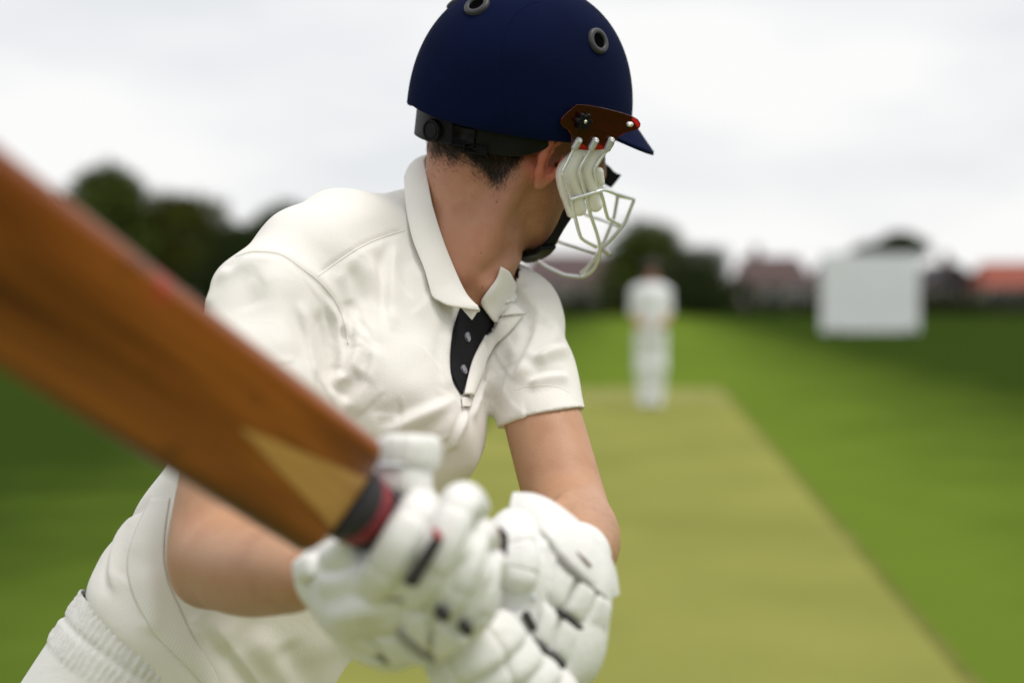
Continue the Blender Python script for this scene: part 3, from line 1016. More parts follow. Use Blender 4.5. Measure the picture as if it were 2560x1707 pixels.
FOLDS = [
    # yoke seam and armhole seam
    (z2((1030, 372), (940, 400), (860, 430), (790, 465), (720, 510), (650, 560), (600, 595)), .0022, .0045, 'seam'),
    (z2((1020, 392), (940, 420), (860, 450), (790, 487), (720, 532), (640, 600)), .0012, .012, 'ridge'),
    (z2((140, 560), (200, 505), (270, 480), (330, 476), (430, 492), (530, 560), (620, 632), (690, 722), (735, 830), (748, 950), (722, 1060), (698, 1120)), .0022, .010, 'ridge'),
    (z2((150, 590), (240, 500), (330, 492), (430, 508), (520, 575), (605, 645), (672, 730), (718, 840), (728, 950)), .0020, .005, 'seam'),
    # sleeve and armpit
    (z2((500, 700), (545, 860), (565, 960), (592, 1120)), 0.0038, 0.0113, 'fold'),
    (z2((450, 640), (490, 800), (520, 960), (540, 1060)), -0.0021, 0.0151, 'ridge'),
    (z2((590, 740), (630, 880), (645, 1000), (650, 1120)), -0.0042, 0.0113, 'ridge'),
    (z2((625, 690), (680, 820), (706, 940), (708, 1020), (690, 1180)), 0.0059, 0.0107, 'fold'),
    (z2((716, 830), (736, 930), (726, 1010), (704, 1090)), -0.0049, 0.0075, 'ridge'),
    (z2((700, 760), (740, 880), (750, 960), (732, 1040), (706, 1110)), 0.0049, 0.0094, 'fold'),
    (z2((766, 740), (780, 860), (780, 950), (752, 1040), (712, 1118)), 0.0055, 0.0100, 'fold'),
    (z2((758, 860), (764, 940), (748, 1020), (716, 1090)), -0.0049, 0.0075, 'ridge'),
    (z2((806, 690), (826, 800), (828, 900), (806, 1010)), 0.0031, 0.0151, 'fold'),
    (z2((822, 1050), (785, 1090), (735, 1135), (700, 1180)), -0.0067, 0.0132, 'ridge'),
    (z2((850, 900), (862, 1000), (830, 1100), (770, 1190), (720, 1250)), 0.0059, 0.0138, 'fold'),
    (z2((380, 520), (400, 700), (430, 860), (470, 1000)), .0035, .020, 'ridge'),
    (z2((250, 520), (270, 640), (300, 760)), -.0030, .016, 'ridge'),
    (z2((180, 540), (110, 640), (70, 760)), .0040, .010, 'ridge'),
    # chest drapes under the yoke
    (z2((690, 560), (730, 640), (750, 740)), .0035, .012, 'ridge'),
    (z2((745, 530), (790, 640), (815, 780), (820, 900)), -.0030, .012, 'ridge'),
    (z2((830, 470), (860, 620), (885, 780), (880, 960)), .0040, .016, 'ridge'),
    (z2((895, 450), (910, 620), (925, 800)), -.0035, .013, 'ridge'),
    (z2((985, 410), (955, 540), (945, 700), (955, 880)), .0055, .014, 'fold'),
    (z2((1010, 430), (1030, 600), (1070, 780), (1110, 960)), -.0035, .016, 'ridge'),
    (z2((1060, 500), (1120, 660), (1165, 810), (1215, 980)), .0038, .016, 'ridge'),
    # pull lines towards the end of the placket
    (z2((1285, 1170), (1180, 1215), (1050, 1270), (900, 1350)), .0045, .012, 'fold'),
    (z2((1260, 1120), (1130, 1170), (1000, 1230), (850, 1310)), -.0030, .013, 'ridge'),
    (z2((1275, 1200), (1200, 1260), (1120, 1350), (1080, 1440)), -.0030, .012, 'ridge'),
    (z2((1320, 1230), (1270, 1330), (1230, 1440)), .0045, .010, 'fold'),
    (z2((1262, 1140), (1222, 1060), (1208, 960), (1222, 840), (1250, 765)), .0045, .009, 'ridge'),
    (z2((1225, 1110), (1190, 1010), (1180, 920), (1190, 820)), -.0025, .010, 'ridge'),
    # far side of the chest and far sleeve
    (z4((880, 300), (950, 430), (1040, 570), (1060, 700)), .0050, .014, 'fold'),
    (z4((800, 240), (860, 360), (930, 500), (960, 640), (930, 800)), -.0050, .012, 'ridge'),
    (z4((1040, 580), (1030, 740), (980, 900), (900, 1080), (840, 1220)), .0060, .014, 'fold'),
    (z4((1120, 600), (1090, 760), (1010, 930), (930, 1100)), -.0055, .011, 'ridge'),
    (z4((1240, 640), (1180, 790), (1080, 940), (980, 1060)), .0050, .012, 'ridge'),
    (z4((1330, 880), (1240, 905), (1120, 950), (1010, 1010)), .0055, .010, 'fold'),
    (z4((1330, 990), (1230, 1010), (1100, 1050), (960, 1110)), -.0015, .009, 'ridge'),
    (z4((1340, 1140), (1240, 1140), (1100, 1160), (950, 1220)), .0055, .010, 'fold'),
    (z4((1330, 1240), (1220, 1240), (1080, 1260), (900, 1290)), -.0010, .008, 'ridge'),
    (z4((1300, 620), (1330, 700), (1335, 800)), .0040, .012, 'ridge'),
    (z4((640, 1080), (560, 1220), (490, 1380), (450, 1540)), .0050, .011, 'fold'),
    (z4((760, 900), (740, 1080), (660, 1300), (560, 1500)), -.0045, .013, 'ridge'),
    (z4((850, 800), (870, 960), (800, 1200), (700, 1400)), .0045, .013, 'ridge'),
    # belly, hanging front and side
    (z5((1230, 1090), (1290, 1240), (1420, 1400), (1560, 1580), (1700, 1740)), .0060, .018, 'fold'),
    (z5((1330, 1230), (1440, 1390), (1540, 1520), (1640, 1640), (1740, 1760)), -.0060, .016, 'ridge'),
    (z5((1470, 1200), (1560, 1330), (1680, 1480), (1790, 1620), (1880, 1740)), .0060, .018, 'ridge'),
    (z5((1700, 1280), (1720, 1400), (1770, 1510), (1840, 1640), (1900, 1760)), -.0045, .018, 'ridge'),
    (z5((1130, 1110), (1180, 1200), (1110, 1270)), .0030, .012, 'ridge'),
    (z5((820, 430), (700, 540), (610, 700), (590, 860), (640, 1010)), .0050, .012, 'fold'),
    (z5((840, 400), (760, 450), (660, 560), (600, 640)), -.0040, .010, 'ridge'),
    (z5((700, 420), (560, 600), (480, 780), (450, 900)), .0030, .016, 'ridge'),
    (z5((820, 800), (840, 980), (850, 1150), (850, 1280)), .0050, .012, 'ridge'),
    (z5((760, 700), (690, 830), (640, 900)), -.0030, .012, 'ridge'),
]
# finer creases, running with the pull of the cloth
cr = np.random.default_rng(5)
for k in range(44):
    x, y = cr.uniform(620, 1380), cr.uniform(560, 1150)
    a_ = math.atan2(1000 - y, (1150 - x) * .6) + cr.normal() * .45
    if y < 700: a_ = R(80) + cr.normal() * .4
    L_ = cr.uniform(50, 130)
    b_ = cr.normal() * .35
    FOLDS.append(([(x + L_ * t * math.cos(a_ + b_ * t), y + L_ * t * math.sin(a_ + b_ * t)) for t in (0, .33, .66, 1.0)], cr.uniform(.0005, .0012) * cr.choice([1, 1, -1]), cr.uniform(.005, .009), 'fold'))
sd = sculpt(sv, sn, shirt_bvh0, FOLDS)
wob = .0011 * np.sin(sv @ np.array([38., 21, 17]) + 2.0 * np.sin(sv @ np.array([-13., 27, 31]))) + .0008 * np.sin(sv @ np.array([55., -47, 71]) + 1.7)
sv = sv + sn * (sd + wob)[:, None]
# cut: neck opening, cuffs, hem
fc = sv[sq].mean(1)
def along(c, o, d):
    return (c - o) @ d
drop = np.zeros(len(fc), bool)
drop |= (neck(fc) < .008) & ((fc - NB) @ AX > -.05)
sme = np_mesh('shirt', sv, sq[~drop])
bm = bmesh.new(); bm.from_mesh(sme)
def cut(bm, co, no, centre, rad, test=None):
    """Clean straight hem: everything beyond the plane, near the given centre, is removed."""
    no = V3(unit(no)); co = V3(co); centre = V3(centre)
    fs = [f for f in bm.faces if (f.calc_center_median() - centre).length < rad and (test is None or test(f.calc_center_median()))]
    es = {e for f in fs for e in f.edges}; vs = {v for f in fs for v in f.verts}
    bmesh.ops.bisect_plane(bm, geom=list(vs) + list(es) + fs, plane_co=co, plane_no=no, dist=1e-5)
    kill = [f for f in bm.faces if (f.calc_center_median() - centre).length < rad and (f.calc_center_median() - co).dot(no) > 0 and (test is None or test(f.calc_center_median()))]
    bmesh.ops.delete(bm, geom=kill, context='FACES')
cut(bm, B(-.085, 0, 0), -AX, B(-.15, 0, 0), .30)
bmesh.ops.delete(bm, geom=[v for v in bm.verts if not v.link_faces], context='VERTS')
sme2 = from_bm('shirt', bm)
shirt = link('shirt', sme2, M['shirt'], batsman)
sol = shirt.modifiers.new('cloth', 'SOLIDIFY'); sol.thickness = .0022; sol.offset = -1
shirt_bvh = tree_of(sv, sq[~drop])
shirt_bvh_all = tree_of(sv, sq)

# ------------------------------------------------------------------ trousers
tr_core = axial(PEL, NB, LAT, [(-.16, 0, -.014, .158, .116), (-.06, 0, -.008, .163, .122), (.02, 0, -.006, .165, .124), (.085, 0, -.002, .1655, .127)])
tr_legs = union([cone(HJ[i] + np.array([0.03, 0, -.04]), KN[i], .086, .078) for i in (0, 1)] + [cone(KN[i], AN[i], .078, .064) for i in (0, 1)], .04)
tr_seat = ell(B(-.10, .0, -.03), (.10, .10, .10))
def trouser_sdf(p):
    return smin(smin(tr_core(p), tr_legs(p), .05), tr_seat(p), .06)
tv, tq = isosurface(trouser_sdf, (-.80, 1.25, .0), (.20, 2.15, 1.10), .0038)
tn = normals_of(tv, tq)
# waistband gathers
s_ = (tv - PEL) @ AX
ang = np.arctan2((tv - PEL) @ FRO / .14, (tv - PEL) @ LAT / .19)
band = np.clip((s_ - .012) / .006, 0, 1) * np.clip((.090 - s_) / .01, 0, 1)
gath = (.5 + .5 * np.sin(ang * 92 + .35 * np.sin(s_ * 120 + ang * 9) + .8 * np.sin(ang * 23))) * (.85 + .15 * np.sin(ang * 11))
mid = np.exp(-((s_ - .046) / .004) ** 2)
tv = tv + tn * (band * (.0040 * gath - .0018 + .0016 * (s_ > .012)) * (1 - .75 * mid) - .0012 * mid * band)[:, None]
trme = np_mesh('trousers', tv, tq)
bm = bmesh.new(); bm.from_mesh(trme)
cut(bm, B(.080, 0, 0), AX, B(.10, 0, 0), .35)
for i in (0, 1):
    cut(bm, AN[i] + np.array([0, 0, .02]), (0, 0, -1), AN[i], .2)
bmesh.ops.delete(bm, geom=[v for v in bm.verts if not v.link_faces], context='VERTS')
trousers = link('trousers', from_bm('trousers', bm), M['trouser'], batsman)
for i in (0, 1):
    d = unit([FRO[0], FRO[1], 0])
    a = AN[i]
    g = union([cone(a + [0, 0, -.045], a + d * .15 + [0, 0, -.052], .042, .036), cone(a, a + d * .05 + [0, 0, -.03], .045, .04)], .02)
    v, q = isosurface(lambda p: np.maximum(g(p), .002 - p[:, 2]), a - .12 - np.abs(d) * .1, a + .12 + np.abs(d) * .15, .008)
    link('shoe', np_mesh('shoe', v, q), M['shoe'], batsman)
# ------------------------------------------------------------------ helmet
M['navy'] = pmat('navy_cloth', (0.0030, 0.0070, 0.036), (0.0024, 0.0055, 0.028), scale=9, rough=0.85, spec=0.06, sheen=0.0)
weave(M['navy'], 1400, 0.5, 0.001)
M['plate'] = pmat('red_plastic', (0.52, 0.012, 0.012), (0.46, 0.010, 0.010), scale=20, rough=0.05, spec=0.5, trans=0.95)
M['steel'] = pmat('grille_steel', (0.86, 0.87, 0.88), (0.78, 0.79, 0.80), scale=90, rough=0.26, metal=0.45)
M['cap_grey'] = pmat('bar_cap', (0.55, 0.56, 0.56), (0.48, 0.49, 0.49), scale=60, rough=0.35, metal=0.35)
M['pad_cream'] = pmat('pad_cream', (0.84, 0.83, 0.78), (0.80, 0.79, 0.74), scale=25, rough=0.45, spec=0.35)
M['black_plastic'] = pmat('black_plastic', (0.0035, 0.0035, 0.0045), (0.006, 0.006, 0.007), scale=40, rough=0.5, spec=0.18)
M['eyelet'] = pmat('eyelet', (0.045, 0.045, 0.050), (0.035, 0.035, 0.04), scale=40, rough=0.45, spec=0.35)
M['liner'] = pmat('liner_foam', (0.003, 0.003, 0.0035), rough=0.9, spec=0.0)
M['brass'] = pmat('screw', (0.65, 0.62, 0.50), rough=0.3, metal=1.0)

helmet = empty('cricket_helmet', H(0, 0, 0))
tag(helmet, 'navy cloth covered cricket helmet with steel grille on the batsman head', 'helmet')

def dome_point(th, ph):
    c, s = math.cos(th), math.sin(th)
    front = .5 + .5 * c
    n = 2.23 + (2.155 - 2.23) * front ** 1.3 + .3 * s * s
    zr = -.0223 - .0139 * abs(s) - .0046 * front ** 2
    zt = .1381
    r = math.cos(ph) ** (2 / n)
    h = math.sin(ph) ** (2 / n)
    return (.1475 * r * c, .1141 * r * s, zr + (zt - zr) * h)

def build_dome():
    nt, npn = 120, 36
    vs, fs = [], []
    for j in range(npn):
        ph = (j / (npn - 1)) * math.pi / 2 * .9995
        for i in range(nt):
            vs.append(H(*dome_point(2 * math.pi * i / nt, ph)))
    for j in range(npn - 1):
        for i in range(nt):
            a, b = j * nt + i, j * nt + (i + 1) % nt
            fs.append((a, b, b + nt, a + nt))
    vs.append(H(0, 0, .1381))
    t = len(vs) - 1
    for i in range(nt):
        fs.append(((npn - 1) * nt + i, (npn - 1) * nt + (i + 1) % nt, t))
    # rolled lip turning in
    base = len(vs)
    for k, (ins, dz) in enumerate(((.0015, -.0028), (.005, -.004), (.0085, -.002), (.010, .012), (.012, .05))):
        for i in range(nt):
            th = 2 * math.pi * i / nt
            x, y, z = dome_point(th, 0)
            L = math.hypot(x, y)
            vs.append(H(x * (1 - ins / L), y * (1 - ins / L), z + dz))
        for i in range(nt):
            prev = (base + (k - 1) * nt) if k else 0
            a, b = prev + i, prev + (i + 1) % nt
            c, d = base + k * nt + i, base + k * nt + (i + 1) % nt
            fs.append((a, c, d, b))
    return vs, fs
dvs, dfs = build_dome()
dome_me = mesh('shell', dvs, dfs)
link('shell', dome_me, M['navy'], helmet)
dome_bvh = BVHTree.FromPolygons([V3(v) for v in dvs], dfs)
# padding inside
v, q = isosurface(lambda p: np.maximum(np.maximum(ell(H(-.002, 0, -.02), (.139, .105, .150), HAX)(p), -((p - HC) @ HU) - .022), -ell(H(.005, 0, -.03), (.106, .083, .13), HAX)(p)),
                  HC - .2, HC + .2, .008)
link('liner', np_mesh('liner', v, q), M['liner'], helmet)

def build_peak():
    nt, nr = 40, 10
    vs, fs = [], []
    for side in (0, 1):
        for j in range(nr + 1):
            t = j / nr
            for i in range(nt + 1):
                th = R(-72 + 144 * i / nt)
                x, y, z = dome_point(th, .10)
                ex = max(0.0, math.cos(th * 90 / 72)) ** .8
                X = x + (.034 * ex + .004) * t * math.cos(th * .55)
                Y = y + (.022 * ex + .004) * t * math.sin(th)
                Z = z - .006 - (.040 * ex * t ** 1.15 + .006 * t * (1 - t)) + (.000 if side == 0 else -.0045 - .002 * (1 - t))
                vs.append(H(X, Y, Z))
    m = (nr + 1) * (nt + 1)
    for j in range(nr):
        for i in range(nt):
            a = j * (nt + 1) + i
            fs.append((a, a + 1, a + nt + 2, a + nt + 1))
            fs.append((m + a, m + a + nt + 1, m + a + nt + 2, m + a + 1))
    for i in range(nt):
        a = nr * (nt + 1) + i
        fs.append((a, a + 1, m + a + 1, m + a))
    for j in range(nr):
        for i in (0, nt):
            a = j * (nt + 1) + i
            fs.append((a, a + nt + 1, m + a + nt + 1, m + a))
    return vs, fs
link('peak', mesh('peak', *build_peak()), M['navy'], helmet)

def mirror_h(p):
    p = np.asarray(p, float)
    return p - 2 * np.outer((p - HC) @ HR, HR).reshape(p.shape)

def frame_at(loc, nor):
    n = unit(nor)
    u = unit(np.cross(n, [0, 0, 1.0]))
    return n, u, np.cross(n, u)

def vent(loc, nor):
    n, u, w = frame_at(loc, nor)
    prof = [(.0092, -.002), (.0092, .0016), (.0097, .0030), (.0110, .0037), (.0140, .0034), (.0158, .0022), (.0164, .0000), (.0165, -.003)]
    K = 40
    vs, fs = [], []
    for (r, z) in prof:
        for k in range(K):
            a = 2 * math.pi * k / K
            vs.append(loc + n * z + (u * math.cos(a) + w * math.sin(a)) * r)
    for j in range(len(prof) - 1):
        for k in range(K):
            k2 = (k + 1) % K
            fs.append((j * K + k, j * K + k2, (j + 1) * K + k2, (j + 1) * K + k))
    o = link('vent', mesh('vent', vs, fs), M['eyelet'], helmet)
    vs = [loc + n * .0016 + (u * math.cos(a) + w * math.sin(a)) * .0104 for a in np.linspace(0, 2 * math.pi, 33)[:-1]]
    vs += [loc + n * .0009 + (u * math.cos(a) + w * math.sin(a)) * .0090 for a in np.linspace(0, 2 * math.pi, 33)[:-1]]
    fs = [(k, (k + 1) % 32, 32 + (k + 1) % 32, 32 + k) for k in range(32)] + [tuple(range(32, 64))]
    link('hole', mesh('hole', vs, fs), M['liner'], o)
for (px, py) in ((1192, 14), (1495, 103)):
    l, n = hit(dome_bvh, px, py)
    vent(l, n)
    n2 = n - 2 * (n @ HR) * HR
    vent(mirror_h(l), n2)

# panel seam over the crown
seam = [(1352, 2), (1318, 14), (1290, 36), (1270, 64), (1258, 100), (1256, 160), (1260, 230), (1268, 300), (1272, 326)]
pts = [hit(dome_bvh, x, y) for x, y in catmull(np.array(seam, float), 40)]
link('seam', tube_mesh('seam', [a - n * .0003 for a, n in pts if a is not None], .0008, 6), M['navy'], helmet)

# red side plates
def zA(x, y): return (1380 + x / 5.6, 240 + y / 5.6)
def zB(x, y): return (1260 + x / 6.03, 480 + y / 6.03)
def zC(x, y): return (1020 + x / 5.226, 240 + y / 5.226)

def slab(name, pix, r, thick, mat, parent, flip=1, curve=None, bevel=0.0008):
    """Flat piece cut to an outline, standing in a plane of the head frame."""
    a = np.array([HP(x, y, r if curve is None else curve(x, y)) for x, y in pix])
    bm = bmesh.new()
    vv = [bm.verts.new(V3(p)) for p in a]
    f = bm.faces.new(vv)
    ex = bmesh.ops.extrude_face_region(bm, geom=[f])
    for g in ex['geom']:
        if isinstance(g, bmesh.types.BMVert):
            g.co += V3(HR * thick)
    bmesh.ops.recalc_face_normals(bm, faces=bm.faces)
    if bevel:
        bmesh.ops.bevel(bm, geom=[e for e in bm.edges], offset=bevel, segments=2, affect='EDGES', profile=.5)
    if flip < 0:
        for v in bm.verts:
            v.co = V3(mirror_h(np.array(v.co)))
        bmesh.ops.reverse_faces(bm, faces=bm.faces)
    return link(name, from_bm(name, bm), mat, parent, False)

plate_out = [zA(*p) for p in ((335, 112), (470, 120), (600, 140), (800, 185), (1000, 240), (1110, 278), (1190, 322), (1228, 380), (1222, 430), (1180, 470),
                              (1080, 500), (1000, 520), (940, 560), (880, 610), (850, 690), (820, 740), (500, 760), (270, 740), (268, 640), (255, 540), (220, 480),
                              (150, 445), (108, 390), (112, 320), (150, 270))]
for s in (1, -1):
    pl = slab('side_plate', plate_out, .1195, .0030, M['plate'], helmet, s)
    k = HP(*zA(430, 350), .1245)
    n = HR
    e1, e2 = unit(np.cross(n, HU)), HU
    vs, fs = [], []
    K = 60
    for (z, sc_) in ((-.004, 1), (.006, 1), (.0075, .86)):
        for j in range(K):
            a = 2 * math.pi * j / K
            r = (.0092 + .0018 * math.cos(6 * a)) * sc_
            vs.append(k + n * z + (e1 * math.cos(a) + e2 * math.sin(a)) * r)
    for q_ in (0, 1):
        for j in range(K):
            j2 = (j + 1) % K
            fs.append((q_ * K + j, q_ * K + j2, (q_ + 1) * K + j2, (q_ + 1) * K + j))
    fs.append(tuple(2 * K + j for j in range(K)))
    if s < 0: vs = list(mirror_h(np.array(vs)))
    link('screw_knob', mesh('screw_knob', vs, fs), M['black_plastic'], pl, False)
    sc = [k + n * .007, k + n * .0092]
    if s < 0: sc = list(mirror_h(np.array(sc)))
    link('screw', tube_mesh('screw', sc, .0022, 12), M['brass'], pl)
    a, b = HP(*zA(1045, 392), .1232), HP(*zA(1135, 402), .1232)
    sl = [a, (a + b) / 2, b]
    if s < 0: sl = list(mirror_h(np.array(sl)))
    link('slot', round_tube('slot', sl, .0032, 12, 10, ref=HR, flat=1.0), M['steel'], pl)

# grille bars, near side traced and the other side its mirror image
bars = {
    'a': [(1434, 374, .1240), (1430, 383, .122), (1407, 429, .122), (1409, 440, .121), (1416, 463, .117), (1427, 498, .111), (1436, 535, .101), (1449, 585, .086), (1459, 600, .080), (1490, 617, .064)],
    'b': [(1476, 375, .1240), (1471, 383, .122), (1450, 421, .122), (1450, 436, .121), (1459, 472, .115), (1467, 497, .108), (1477, 538, .096), (1492, 583, .077), (1499, 613, .063), (1498, 639, .049),
          (1489, 664, .032), (1476, 681, .018), (1458, 691, .004), (1452, 692, 0)],
    'c': [(1517, 377, .1240), (1510, 385, .121), (1491, 415, .121), (1487, 427, .120), (1494, 463, .112), (1505, 490, .100), (1514, 526, .078), (1520, 545, .062), (1526, 549, .055), (1550, 562, .024)],
    'd': [(1426, 499, .114), (1494, 479, .112), (1512, 475, .104), (1541, 485, .068), (1585, 498, .023)],
    'e': [(1585, 498, .023), (1582, 508, .023), (1563, 553, .022), (1550, 571, .022), (1529, 596, .021), (1507, 619, .018), (1489, 643, .014), (1466, 671, .010), (1451, 683, .006)],
}
far_bars = {
    'a': [(1492, 634, .030), (1440, 618, -.020), (1389, 601, -.062), (1340, 572, -.095), (1306, 520, -.110), (1296, 450, -.114), (1310, 400, -.114)],
    'b': [(1452, 692, 0), (1430, 690, -.022), (1409, 686, -.040), (1376, 671, -.066), (1350, 656, -.084), (1316, 628, -.100), (1300, 580, -.108), (1305, 480, -.112), (1330, 400, -.114)],
    'c': [(1545, 566, -.014), (1505, 550, -.060), (1464, 536, -.090), (1420, 505, -.108), (1370, 420, -.112)],
    'd': [(1544, 490, -.014), (1530, 480, -.060), (1470, 452, -.100), (1400, 440, -.112)],
    'e': [(1544, 492, -.014), (1541, 510, -.014), (1534, 546, -.014), (1524, 570, -.013), (1505, 613, -.010), (1480, 655, -.005), (1458, 686, -.002)],
}
for group_ in (bars, far_bars):
    for key, pp in group_.items():
        link('bar', tube_mesh('bar', catmull(np.array([HP(x, y, r) for x, y, r in pp]), 60), .0023, 10), M['steel'], helmet)
pts = np.array([HP(1585, 498, .023), HP(1544, 490, -.014)])
link('bar', tube_mesh('bar', pts, .0021, 10), M['steel'], helmet)
b0 = HP(1506, 622, .020); b1 = HP(1523, 636, .010)
link('bolt', round_tube('bolt', [b0, b1], .0034, 8, 12, end=.6), M['cap_grey'], helmet)
for (a, b) in ((zA(400, 585), zA(295, 765)), (zA(632, 585), zA(530, 770)), (zA(850, 578), zA(758, 780))):
    a3, b3 = HP(*a, .1265), HP(*b, .1245)
    for s in (1, -1):
        p2 = np.array([a3, b3]) if s > 0 else mirror_h(np.array([a3, b3]))
        link('bar_cap', round_tube('bar_cap', p2, .0044, 10, 14, end=.8), M['cap_grey'], helmet)

# cheek pads
pad_lines = [[zA(455, 690), zA(335, 880), zA(272, 1050), zA(300, 1200), zA(350, 1350), zB(1090, 120), zB(1165, 345)],
             [zA(685, 690), zA(560, 880), zA(497, 1040), zA(525, 1190), zA(560, 1320), zB(1330, 60), zB(1405, 285)],
             [zA(655, 1000), zA(662, 1120), zA(680, 1260)]]
pad_r = [.0098, .0096, .0058]
for pts_, rr in zip(pad_lines, pad_r):
    c = np.array([HP(x, y, .108 - .010 * max(0, (y - 440) / 100)) for x, y in pts_])
    for s in (1, -1):
        q_ = c if s > 0 else mirror_h(c)
        link('cheek_pad', round_tube('cheek_pad', q_, rr, 30, 18, ref=HR, flat=1.0), M['pad_cream'], helmet)
back_pad = [zA(300, 730), zA(180, 830), zA(110, 900), zA(60, 990), zA(38, 1060), zA(36, 1130), zA(60, 1260), zA(100, 1400), zB(860, 120), zB(945, 375), zB(1030, 372),
            zB(1020, 180), zA(300, 1350), zA(230, 1150), zA(240, 1020), zA(330, 860)]
for s in (1, -1):
    slab('cheek_pad_base', back_pad, .094, .012, M['pad_cream'], helmet, s, bevel=.003)
tab = [zA(690, 890), zA(740, 945), zA(800, 990), zA(850, 1050), zA(900, 1082), zA(960, 1100), zA(890, 1190), zA(815, 1282), zA(740, 1245), zA(690, 1200), zA(640, 1040)]
slab('velcro_tab', tab, -.060, .004, M['black_cloth'], helmet, 1)

# adjuster band round the back of the head
def strap_band(name, edge_a, edge_b, thick, mat, parent, n=40):
    A_, B_ = catmull(np.array(edge_a), n), catmull(np.array(edge_b), n)
    vs, fs = [], []
    nv = 7
    for i in range(n):
        for j in range(nv):
            vs.append(A_[i] + (B_[i] - A_[i]) * j / (nv - 1))
    for i in range(n - 1):
        for j in range(nv - 1):
            a = i * nv + j
            fs.append((a, a + 1, a + nv + 1, a + nv))
    o = link(name, mesh(name, vs, fs), mat, parent)
    md = o.modifiers.new('thick', 'SOLIDIFY'); md.thickness = thick; md.offset = 0
    bv_ = o.modifiers.new('edge', 'BEVEL'); bv_.width = thick * .3; bv_.segments = 2; bv_.limit_method = 'ANGLE'
    return o
low = [(1043, 325), (1066, 352), (1110, 360), (1170, 368), (1223, 384), (1288, 391), (1336, 383), (1374, 366), (1403, 347)]
A_E, B_E = .132, .098
bot_n = [HE(x, y, A_E, B_E) for x, y in low]
bot_n = [p_ for p_ in bot_n if (p_ - HC) @ HR > .012]
top_n = [p_ + HU * (-.012 - (p_ - HC) @ HU) for p_ in bot_n]
bot_e = [mirror_h(p_) for p_ in bot_n[::-1]] + bot_n
top_e = [mirror_h(p_) for p_ in top_n[::-1]] + top_n
strap = strap_band('rear_strap', top_e, bot_e, .004, M['black_plastic'], helmet, 80)
def disc_part(name, c, n, r, h, mat, parent, K=36):
    n, u, w = frame_at(c, n)
    prof = [(r, -.004), (r, h * .7), (r * .93, h), (r * .80, h), (r * .77, h * .82), (r * .70, h * .82), (r * .66, h * .95)]
    vs = [c + n * z + (u * math.cos(2 * math.pi * k / K) + w * math.sin(2 * math.pi * k / K)) * q_ for q_, z in prof for k in range(K)]
    fs = [(j * K + k, j * K + (k + 1) % K, (j + 1) * K + (k + 1) % K, (j + 1) * K + k) for j in range(len(prof) - 1) for k in range(K)]
    fs.append(tuple((len(prof) - 1) * K + k for k in range(K)))
    return link(name, mesh(name, vs, fs), mat, parent, False)
def on_band(px, py):
    c = HE(px, py, A_E + .001, B_E + .001)
    f_, r_ = (c - HC) @ HF, (c - HC) @ HR
    return c, unit(HF * f_ / A_E ** 2 + HR * r_ / B_E ** 2)
disc_part('dial', *on_band(1087, 326), .0140, .008, M['black_plastic'], strap)
for px_, py_, w_, h_ in ((1160, 342, .030, .024), (1190, 372, .030, .012)):
    c, nd = on_band(px_, py_)
    t_ = unit(np.cross(HU, nd))
    bm = bmesh.new()
    Mx = Matrix((V3(t_), V3(nd), V3(HU))).transposed().to_4x4(); Mx.translation = V3(c)
    box(bm, (0, 0, 0), (w_, .005, h_), Mx)
    bmesh.ops.bevel(bm, geom=bm.edges[:], offset=.0015, segments=2, affect='EDGES')
    link('buckle', from_bm('buckle', bm), M['black_plastic'], strap)

# chin strap with cup
o_e = [(1446, 515, .078), (1429, 543, .074), (1409, 573, .066), (1393, 600, .052), (1378, 626, .036), (1356, 643, .020), (1340, 650, .006)]
i_e = [(1425, 500, .078), (1408, 528, .076), (1393, 563, .070), (1374, 595, .060), (1354, 615, .046), (1332, 626, .032), (1318, 630, .018)]
ea = [HP(x, y, r) for x, y, r in o_e]; eb = [HP(x, y, r) for x, y, r in i_e]
ea = ea + [mirror_h(p) for p in ea[::-1]]; eb = eb + [mirror_h(p) for p in eb[::-1]]
strap_band('chin_strap', ea, eb, .004, M['black_cloth'], helmet, 60)
cup_o = [(1390, 612, .050), (1372, 632, .040), (1345, 646, .022), (1322, 652, .004)]
cup_i = [(1352, 618, .058), (1332, 630, .050), (1310, 634, .036), (1290, 638, .016)]
ea = [HP(x, y, r) for x, y, r in cup_o]; eb = [HP(x, y, r) for x, y, r in cup_i]
ea = ea + [mirror_h(p) for p in ea[::-1]]; eb = eb + [mirror_h(p) for p in eb[::-1]]
strap_band('chin_cup', ea, eb, .008, M['black_plastic'], helmet, 40)

# ------------------------------------------------------------------ bat
top_c, bot_c = P(957, 1096, 1.112), P(752, 1392, 1.096)
BS = (top_c + bot_c) / 2
BD = unit(P(0, 656, .815) - BS)
BS = BS - BD * .010
BW = top_c - bot_c; BW = unit(BW - BD * (BW @ BD))
BN = unit(np.cross(BW, BD))
if BN @ (C0 - BS) < 0: BN = -BN
BMAT = Matrix((V3(BW), V3(BN), V3(BD))).transposed().to_4x4()
if BMAT.determinant() < 0:
    BMAT = Matrix((V3(-BW), V3(BN), V3(BD))).transposed().to_4x4()
WS = 1 if BMAT.col[0].to_3d().dot(V3(BW)) > 0 else -1
BMAT.translation = V3(BS)
bat = empty('cricket_bat', (0, 0, 0))
bat.matrix_basis = BMAT
tag(bat, 'worn brown wooden cricket bat pointing up towards the camera', 'bat')
def link_local(name, me, mat, parent, smooth=True):
    me.materials.append(mat)
    if smooth: me.polygons.foreach_set('use_smooth', np.ones(len(me.polygons), bool))
    o = bpy.data.objects.new(name, me); COL.objects.link(o); o.parent = parent
    return o
